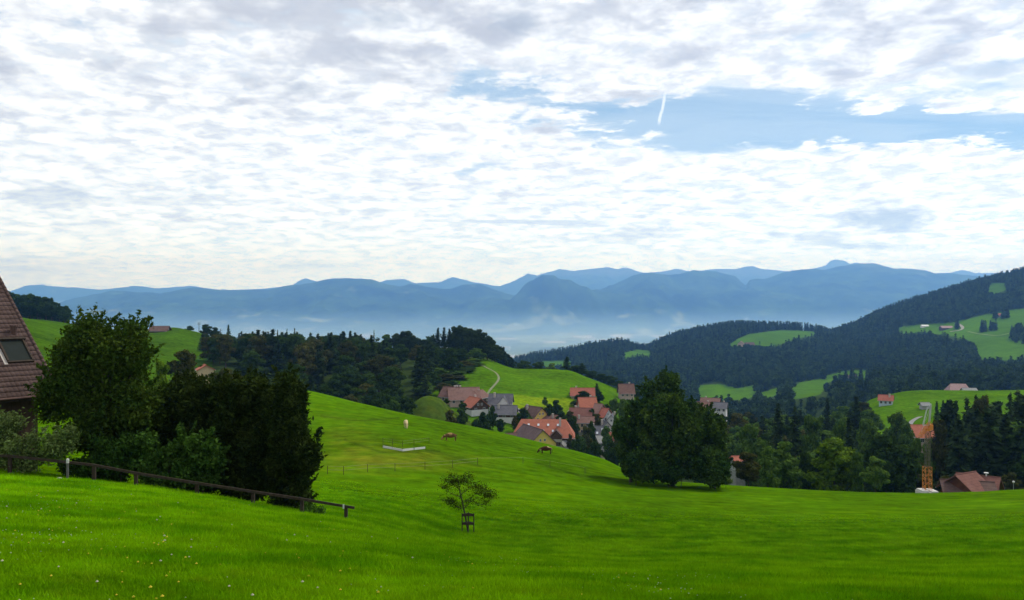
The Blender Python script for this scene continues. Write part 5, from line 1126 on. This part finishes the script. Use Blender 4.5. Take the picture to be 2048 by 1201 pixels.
# ------------------------------------------------------------------ cows
def cow_mat(name, base, patch, thr):
    m, t, b, o = new_mat(name); tcn = t.node('ShaderNodeTexCoord').outputs['Object']; n = t.noise(tcn, 1.15, 2, 0.5, 0.4, w=thr * 7)
    t.l.new(t.mix(t.ramp(n, thr - 0.015, thr + 0.015), tuple(base), tuple(patch)), b.inputs['Base Color']); return m
def cow(label, px, py, rz, mat, graze=True):
    Yd = ground_at(px, py, 100, 185); x = X(px, Yd); z = Hs(x, Yd)
    V = []; E = []; R = []
    def v(p, r): V.append(p); R.append(r if isinstance(r, tuple) else (r, r)); return len(V) - 1
    def chain(start, pts):
        k = start
        for p, r in pts: i = v(p, r); E.append((k, i)); k = i
        return k
    root = v((0.0, 0, 0.98), (0.36, 0.40)); hip_ = chain(root, [((-0.42, 0, 1.02), (0.34, 0.38)), ((-0.78, 0, 1.08), (0.27, 0.30))])
    sh_ = chain(root, [((0.42, 0, 0.98), (0.33, 0.40)), ((0.74, 0, 1.02), (0.25, 0.33))])
    nk = chain(sh_, [((1.02, 0.02, 0.86), (0.16, 0.22)), ((1.26, 0.03, 0.58), (0.13, 0.17))])
    hd = chain(nk, [((1.38, 0.03, 0.42), (0.13, 0.13)), ((1.50, 0.03, 0.22), (0.09, 0.09)), ((1.57, 0.03, 0.10), (0.075, 0.07))])
    for s in (-1, 1):
        chain(sh_, [((0.66, s * 0.20, 0.72), 0.12), ((0.64 + 0.03 * s, s * 0.20, 0.40), 0.065), ((0.64 + 0.06 * s, s * 0.20, 0.10), 0.05), ((0.68 + 0.06 * s, s * 0.20, 0.03), 0.06)])
        chain(hip_, [((-0.74, s * 0.22, 0.78), (0.15, 0.19)), ((-0.84 - 0.04 * s, s * 0.22, 0.46), 0.08), ((-0.76 - 0.06 * s, s * 0.22, 0.12), 0.055), ((-0.72 - 0.06 * s, s * 0.22, 0.03), 0.062)])
        chain(nk + 1, [((1.30, 0.03 + s * 0.15, 0.58), (0.03, 0.05)), ((1.28, 0.03 + s * 0.26, 0.56), (0.02, 0.04))])
    chain(hip_, [((-1.00, 0, 1.05), 0.045), ((-1.08, 0.02, 0.75), 0.028), ((-1.08, 0.03, 0.42), 0.045)])
    chain(root, [((-0.30, 0, 0.66), (0.17, 0.13))])
    me = bpy.data.meshes.new('cow'); me.from_pydata(V, E, []); o = bpy.data.objects.new('cow', me); COL.objects.link(o)
    sk = o.modifiers.new('skin', 'SKIN'); o.modifiers.new('sub', 'SUBSURF').levels = 2; o.modifiers['sub'].render_levels = 2
    for i, r in enumerate(R): me.skin_vertices[0].data[i].radius = r
    me.skin_vertices[0].data[0].use_root = True; sk.use_smooth_shade = True
    dg = bpy.context.evaluated_depsgraph_get(); ev = o.evaluated_get(dg); nm = bpy.data.meshes.new_from_object(ev); o.modifiers.clear(); nm.name = 'cow'; o.data = nm; nm.materials.clear(); nm.materials.append(mat)
    nm.polygons.foreach_set('use_smooth', [True] * len(nm.polygons))
    o.location = (x, Yd, z); o.rotation_euler = (0, 0, rz); o.scale = (1.05,) * 3; tag(o, label, 'cow', None)
M_TAN = cow_mat('cow_hide_tan', (0.34, 0.21, 0.08), (0.12, 0.06, 0.025), 0.52); M_PALE = cow_mat('cow_hide_pale', (0.52, 0.42, 0.22), (0.40, 0.27, 0.12), 0.6); M_DARK = cow_mat('cow_hide_dark_patched', (0.060, 0.022, 0.010), (0.42, 0.32, 0.18), 0.60)
cow('light brown cow grazing side on right of the white barrier', 901, 883, math.pi + 0.05, M_TAN)
cow('cream cow seen end on, uppermost on the meadow slope', 812, 856, math.radians(-78), M_PALE)
cow('dark brown cow with pale patches grazing lower on the slope toward the village', 1092, 909, math.pi - 0.1, M_DARK)

# ------------------------------------------------------------------ the folded crane
ORANGE = flat_mat('crane_orange', (0.55, 0.20, 0.035), 0.5, 0.15); STEEL = flat_mat('crane_grey_steel', (0.45, 0.46, 0.46), 0.5, 0.1, metal=0.3); DKSTEEL = flat_mat('crane_inner_mast', (0.09, 0.085, 0.05), 0.6, 0.2); CONC = flat_mat('concrete', (0.5, 0.49, 0.46), 0.9, 0.15)
def lattice(mb, a, b, w_, seg, t=0.05):
    a, b = Vector(a), Vector(b); d = (b - a).normalized(); r = d.cross(Vector((0, 1, 0)) if abs(d.y) < 0.9 else Vector((1, 0, 0))).normalized(); u = r.cross(d)
    cs = [(r * sx + u * sy) * w_ / 2 for sx, sy in ((-1, -1), (1, -1), (1, 1), (-1, 1))]
    for c in cs: mb.beam(a + c, b + c, t * 1.5)
    for i in range(seg + 1):
        p = a.lerp(b, i / seg)
        for k in range(4):
            mb.beam(p + cs[k], p + cs[(k + 1) % 4], t * 0.8)
            if i < seg: q = a.lerp(b, (i + 1) / seg); k1, k2 = (k, (k + 1) % 4) if i % 2 else ((k + 1) % 4, k); mb.beam(p + cs[k1], q + cs[k2], t * 0.8)
def crane():
    Yd = 142.0; x0 = X(1854.5, Yd); z0 = Z(986, Yd); e = empty('crane', (x0, Yd, z0 - 0.2)); tag(e, 'small folded orange tower crane on a white concrete base at the meadow edge', 'crane')
    def P(px, py, dy=0.0): return Vector((X(px, Yd) - x0, dy, Z(py, Yd) - z0 + 0.2))
    def part(nm, mat, fn): m = MB(); fn(m); return m.build(nm, mat, e)
    def base(m):
        m.box(-1.4, 1.4, -1.3, 1.3, -1.2, 0.45); m.box(-1.25, -0.2, -1.15, 1.15, 0.45, 0.72); m.box(0.25, 1.3, -1.15, 1.15, 0.45, 0.66)
    part('ballast', CONC, base)
    part('mast', ORANGE, lambda m: lattice(m, P(1854.5, 984), P(1854.5, 934), 1.05, 6, 0.045))
    part('inner_mast', DKSTEEL, lambda m: lattice(m, P(1854.5, 934), P(1856, 862), 0.62, 11, 0.045))
    def turn(m): m.tube([P(1856, 862), P(1856, 857)], [0.42, 0.42], 14); m.box(P(1858, 0).x, P(1864.5, 0).x, -0.35, 0.35, P(0, 860).z, P(0, 850).z)
    part('turntable', ORANGE, turn)
    part('jib', ORANGE, lambda m: (lattice(m, P(1861, 846), P(1836, 872, -0.6), 0.5, 8, 0.04)))
    def jt(m):
        lattice(m, P(1858, 851), P(1861.5, 812), 0.16, 9, 0.05); m.beam(P(1846, 851), P(1853, 822), 0.14)
        m.beam(P(1853, 822), P(1862, 808), 0.10); m.beam(P(1862, 808), P(1861, 818), 0.12); m.beam(P(1846, 851), P(1858, 851), 0.10); m.beam(P(1853, 822), P(1855, 814), 0.08)
    part('tie_bars', STEEL, jt)
    def rope(m):
        m.tube([P(1861.5, 812), P(1836, 872, -0.6)], 0.02, 4, False); m.tube([P(1855, 816), P(1846, 852)], 0.02, 4, False)
    part('rope', STEEL, rope)
crane()
def lamp():
    Yd = 150.0; x = X(2027, Yd); z = Hs(x, Yd); e = empty('garden_lamp', (x, Yd, z)); tag(e, 'slim garden lamp with a round white head near the right edge', 'lamp'); t = Z(966, Yd) - z
    m = MB(); m.tube([(0, 0, -0.3), (0, 0, t)], 0.04, 7); m.build('pole', METAL, e); m = MB(); m.tube([(0, 0, t), (0, 0, t + 0.1), (0, 0, t + 0.25), (0, 0, t + 0.33)], [0.1, 0.2, 0.2, 0.08], 10); m.build('lamp_head', FRAME, e, True)
lamp()
def pole(px, top, Yd, label):
    x = X(px, Yd); z = Hs(x, Yd); t = Z(top, Yd) - z; e = empty('power_pole', (x, Yd, z)); tag(e, label, 'power pole')
    m = MB(); m.tube([(0, 0, -0.5), (0, 0, t)], [0.22, 0.15], 7); m.build('shaft', WOOD, e)
    for k in (0.92, 0.78): m = MB(); m.box(-1.3, 1.3, -0.12, 0.12, t * k - 0.1, t * k + 0.1); m.build('crossarm', WOOD, e)
pole(398, 645, 620, 'thin power pole with crossarms on the crest of the left hill'); pole(441, 658, 622, 'shorter power pole among the first trees on the left hill crest')

# ------------------------------------------------------------------ paths and roads laid on the slopes
def ribbon(name, pts, Y0, Y1, width, mat, lift=0.12):
    P_ = []
    for px, py in pts: Yd = ground_at(px, py, Y0, Y1); P_.append(Vector((X(px, Yd), Yd, 0)))
    Q = []
    for i in range(len(P_) - 1):
        p0 = P_[max(i - 1, 0)]; p1 = P_[i]; p2 = P_[i + 1]; p3 = P_[min(i + 2, len(P_) - 1)]
        for t in np.linspace(0, 1, 12, endpoint=False): Q.append(0.5 * ((2 * p1) + (p2 - p0) * t + (2 * p0 - 5 * p1 + 4 * p2 - p3) * t * t + (3 * p1 - p0 - 3 * p2 + p3) * t ** 3))
    Q.append(P_[-1]); mb = MB(); vs = []; n = 5
    for i, q in enumerate(Q):
        d = (Q[min(i + 1, len(Q) - 1)] - Q[max(i - 1, 0)]).normalized(); s = Vector((d.y, -d.x, 0))
        for k in range(n): p = q + s * width * (k / (n - 1) - 0.5); vs.append((p.x, p.y, Hs(p.x, p.y) + lift))
    fs = [(i * n + k, i * n + k + 1, (i + 1) * n + k + 1, (i + 1) * n + k) for i in range(len(Q) - 1) for k in range(n - 1)]
    mb.add(vs, fs); o = mb.build(name, mat); o['kind'] = 'structure'; return o
TRACKG = flat_mat('gravel_path', (0.16, 0.18, 0.10), 0.95, 0.25, 0.8); GRAVEL = flat_mat('gravel', (0.30, 0.29, 0.25), 0.95, 0.2, 0.8); ASPH = flat_mat('asphalt_pale', (0.20, 0.20, 0.20), 0.9, 0.15, 0.8); TRACK = flat_mat('trodden_track', (0.13, 0.20, 0.05), 0.95, 0.25, 0.5)
ribbon('path', [(960, 730), (975, 737), (990, 745), (997, 754), (996, 762), (988, 772), (978, 784), (972, 796)], 380, 500, 1.1, TRACKG)
ribbon('road', [(972, 796), (985, 806), (1012, 812), (1035, 820), (1050, 832)], 320, 420, 3.0, ASPH)
ribbon('road', [(1140, 826), (1155, 822), (1185, 826), (1200, 830)], 320, 420, 3.2, GRAVEL)
ribbon('road', [(1822, 872), (1818, 858), (1822, 846), (1832, 838), (1842, 834)], 240, 420, 2.4, ASPH)
ribbon('path', [(1912, 647), (1925, 655), (1920, 661), (1900, 664)], 1250, 2350, 6, GRAVEL, 0.5)
ribbon('path', [(1935, 664), (1990, 672), (2030, 664), (2060, 655)], 1250, 2350, 4, TRACK, 0.5)
ribbon('road', [(1505, 700), (1520, 712), (1540, 728)], 1500, 2400, 8, GRAVEL, 9.0)
# ------------------------------------------------------------------ grass and flowers of the near meadow
GRASS = None
def grass():
    global GRASS
    m = bpy.data.materials.new('grass_blade'); m.use_nodes = True; t = NT(m.node_tree); t.n.clear(); o = t.node('ShaderNodeOutputMaterial')
    pos = t.node('ShaderNodeNewGeometry').outputs['Position']; oi = t.node('ShaderNodeObjectInfo').outputs['Random']
    n = t.noise(pos, 0.30, 4, 0.6); n2 = t.noise(pos, 1.6, 3, 0.6)
    c = t.mix(t.ramp(n, 0.38, 0.60), (0.074, 0.215, 0.001), (0.155, 0.325, 0.002)); c = t.mix(t.ramp(n2, 0.5, 0.75, 0, 0.5), c, (0.20, 0.31, 0.006))
    sx_ = t.node('ShaderNodeSeparateXYZ'); t.l.new(pos, sx_.inputs[0]); vivid = t.ramp(sx_.outputs[0], -26.0, 4.0, 1.5, 0.97)  # blade colour scaled up towards the left, by position alone
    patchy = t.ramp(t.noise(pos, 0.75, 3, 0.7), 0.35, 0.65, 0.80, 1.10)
    v = t.math('MULTIPLY', t.math('MULTIPLY', vivid, patchy), t.math('ADD', t.math('MULTIPLY', oi, 0.5), 0.75)); c = t.mix(1.0, c, t.node('ShaderNodeCombineColor', i_0=v, i_1=v, i_2=v).outputs[0], 'MULTIPLY')
    d = t.node('ShaderNodeBsdfDiffuse', i_0=c); tr = t.node('ShaderNodeBsdfTranslucent', i_0=t.mix(1.0, c, (1.1, 1.2, 0.5), 'MULTIPLY')); mx = t.node('ShaderNodeMixShader', i_0=0.35)
    t.l.new(d.outputs[0], mx.inputs[1]); t.l.new(tr.outputs[0], mx.inputs[2]); t.l.new(mx.outputs[0], o.inputs[0])
    coll = bpy.data.collections.new('grass_tuft_shapes'); rng = np.random.default_rng(3)
    for k in range(5):
        V = []; Fq = []; nb = 46
        for i in range(nb):
            a = rng.uniform(0, 6.28); r = abs(rng.normal(0, 0.11)); bx, by = r * math.cos(a), r * math.sin(a); h = rng.uniform(0.05, 0.13) * (1.5 if k == 4 and i % 9 == 0 else 1); w_ = rng.uniform(0.004, 0.008)
            la = rng.uniform(0, 6.28); lean = rng.uniform(0.2, 0.9) * h; dxx, dyy = math.cos(la), math.sin(la); sx, sy = -dyy * w_, dxx * w_; b0 = len(V)
            V += [(bx - sx, by - sy, -0.02), (bx + sx, by + sy, -0.02), (bx + sx * 0.8 + dxx * lean * 0.35, by + sy * 0.8 + dyy * lean * 0.35, h * 0.6), (bx - sx * 0.8 + dxx * lean * 0.35, by - sy * 0.8 + dyy * lean * 0.35, h * 0.6), (bx + dxx * lean, by + dyy * lean, h)]
            Fq += [(b0, b0 + 1, b0 + 2, b0 + 3), (b0 + 3, b0 + 2, b0 + 4)]
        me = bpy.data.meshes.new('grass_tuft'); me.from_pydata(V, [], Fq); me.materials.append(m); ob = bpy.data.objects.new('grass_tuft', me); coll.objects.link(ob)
    n = 230000; Yv = 7.0 * (95 / 7.0) ** (rng.random(n) ** 0.85); u = rng.uniform(-0.72, 0.72, n); x = u * Yv; z = H(x, Yv)
    bare = fbm(x / 2.2, Yv / 2.2, 91, 3) + rng.normal(0, 0.35, n); keep = (bare > -0.55) & ~((u * F + HX < 640) & (Yv > 47)); x, Yv, z = x[keep], Yv[keep], z[keep]; n = len(x)
    me = bpy.data.meshes.new('grass'); me.vertices.add(n); me.vertices.foreach_set('co', np.stack([x, Yv, z], 1).astype(np.float32).ravel())
    def attr(nm, typ, dt): a = me.attributes.new(nm, typ, 'POINT'); a.data.foreach_set('value', dt)
    attr('pick', 'INT', rng.integers(0, 5, n).astype(np.int32)); attr('size', 'FLOAT', ((0.75 + 0.5 * rng.random(n) + 0.35 * fbm(x / 3, Yv / 3, 17, 2)) * (1 + Yv / 80) * np.clip((96 - Yv) / 35, 0.15, 1)).astype(np.float32)); attr('turn', 'FLOAT', rng.uniform(0, 6.28, n).astype(np.float32))
    o = bpy.data.objects.new('grass', me); COL.objects.link(o); tag(o, 'lush green grass of the near meadow', 'grass', kind='stuff')
    ng = bpy.data.node_groups['scatter_trees'].copy(); ng.name = 'scatter_grass'
    for nd in ng.nodes:
        if nd.bl_idname == 'GeometryNodeCollectionInfo': nd.inputs[0].default_value = coll
    md = o.modifiers.new('scatter', 'NODES'); md.node_group = ng
grass()
def flowers(name, label, n, seed, size, colr, Ymax, hgt, cond):
    rng = np.random.default_rng(seed); Yv = 8.0 * (Ymax / 8.0) ** rng.random(n); u = rng.uniform(-0.66, 0.66, n); x = u * Yv; k = cond(x, Yv, rng); x, Yv = x[k], Yv[k]; n = len(x); z = H(x, Yv)
    V = []; Fq = []; mi = []; h = rng.uniform(*hgt, n)
    for i in range(n):
        s = size * rng.uniform(0.7, 1.3); b = len(V); c = np.array([x[i], Yv[i], z[i] + h[i]])
        V += [c + np.array([math.cos(q) * s, math.sin(q) * s, 0.0]) for q in np.arange(6) * math.pi / 3] + [c + np.array([0, 0, s * 0.9]), c - np.array([0, 0, s * 0.6])]
        Fq += [(b + q, b + (q + 1) % 6, b + 6) for q in range(6)] + [(b + (q + 1) % 6, b + q, b + 7) for q in range(6)]; mi += [0] * 12
        b = len(V); V += [c + np.array([-0.003, 0, 0]), c + np.array([0.003, 0, 0]), np.array([x[i], Yv[i], z[i] - 0.02])]; Fq += [(b, b + 1, b + 2)]; mi += [1]
    me = bpy.data.meshes.new(name); me.from_pydata([tuple(v) for v in V], [], Fq); me.materials.append(flat_mat(name + '_petal', colr, 0.8, 0.1)); me.materials.append(MATS['leaf_light'] if 'leaf_light' in MATS else BARK)
    me.polygons.foreach_set('material_index', mi); o = bpy.data.objects.new(name, me); COL.objects.link(o); tag(o, label, 'flowers', kind='stuff')
def patch(x, Y, rng): return (fbm(x / 5, Y / 5, 55, 3) + rng.normal(0, 0.2, len(x)) > 0.05) & ~((x / Y * F + HX < 640) & (Y > 44))
flowers('clover_flowers', 'tiny white clover heads dotted through the near grass', 11000, 5, 0.012, (0.40, 0.48, 0.26), 60, (0.10, 0.16), patch)
flowers('dandelions', 'yellow dandelions scattered in the near grass', 420, 6, 0.018, (0.50, 0.40, 0.02), 40, (0.13, 0.20), lambda x, Y, rng: (x / Y < 0.05) | (rng.random(len(x)) < 0.25))
flowers('seed_heads', 'pale seed heads standing in the grass on the left', 150, 7, 0.020, (0.40, 0.38, 0.26), 40, (0.16, 0.26), lambda x, Y, rng: (x / Y < -0.1))
# ------------------------------------------------------------------ haze: one closed box of even, bluish air
def make_haze():
    x0, x1, y0, y1, z0, z1 = -36500, 36500, -30000, 30500, -620, 1400
    me = bpy.data.meshes.new('haze')
    v = [(x, y, z) for x in (x0, x1) for y in (y0, y1) for z in (z0, z1)]
    me.from_pydata(v, [], [(0, 1, 3, 2), (4, 6, 7, 5), (0, 4, 5, 1), (2, 3, 7, 6), (0, 2, 6, 4), (1, 5, 7, 3)])
    o = bpy.data.objects.new('haze', me); COL.objects.link(o); o['kind'] = 'stuff'
    m = bpy.data.materials.new('haze_air'); m.use_nodes = True; t = NT(m.node_tree); t.n.clear()
    out = t.node('ShaderNodeOutputMaterial'); p = t.node('ShaderNodeVolumePrincipled')
    p.inputs['Color'].default_value = (*HAZE_C, 1); p.inputs['Absorption Color'].default_value = (HAZE_A, HAZE_A, HAZE_A, 1)
    p.inputs['Density'].default_value = HAZE_D; p.inputs['Anisotropy'].default_value = 0.5
    t.l.new(p.outputs[0], out.inputs['Volume']); me.materials.append(m)
    return o
make_haze()

def make_mist():
    """the brighter layer of damp air that lies on the valley floor, between the near hills and the mountains"""
    bm = __import__('bmesh').new(); __import__('bmesh').ops.create_icosphere(bm, subdivisions=4, radius=1.0)
    for v in bm.verts: v.co.x *= 11000; v.co.y *= 3300; v.co.z *= 430 if v.co.z > 0 else 30
    me = bpy.data.meshes.new('mist'); bm.to_mesh(me); bm.free(); o = bpy.data.objects.new('mist', me); COL.objects.link(o); o.location = (0, 8700, -445); o['kind'] = 'stuff'
    m = bpy.data.materials.new('valley_mist'); m.use_nodes = True; t = NT(m.node_tree); t.n.clear()
    out = t.node('ShaderNodeOutputMaterial'); p = t.node('ShaderNodeVolumePrincipled')
    p.inputs['Color'].default_value = (0.38, 0.63, 1.0, 1); p.inputs['Absorption Color'].default_value = (1, 1, 1, 1)
    p.inputs['Density'].default_value = 1.1e-4; p.inputs['Anisotropy'].default_value = 0.5
    sp = t.node('ShaderNodeSeparateXYZ'); t.l.new(t.node('ShaderNodeTexCoord').outputs['Object'], sp.inputs[0])
    f = t.ramp(sp.outputs[2], 0.0, 390.0, 1.0, 0.0); f = t.math('MULTIPLY', f, t.ramp(t.math('ABSOLUTE', sp.outputs[1]), 1500.0, 3200.0, 1.0, 0.0))
    t.l.new(t.math('MULTIPLY', f, 3.6e-4), p.inputs['Density'])
    t.l.new(p.outputs[0], out.inputs['Volume']); me.materials.append(m)
make_mist()
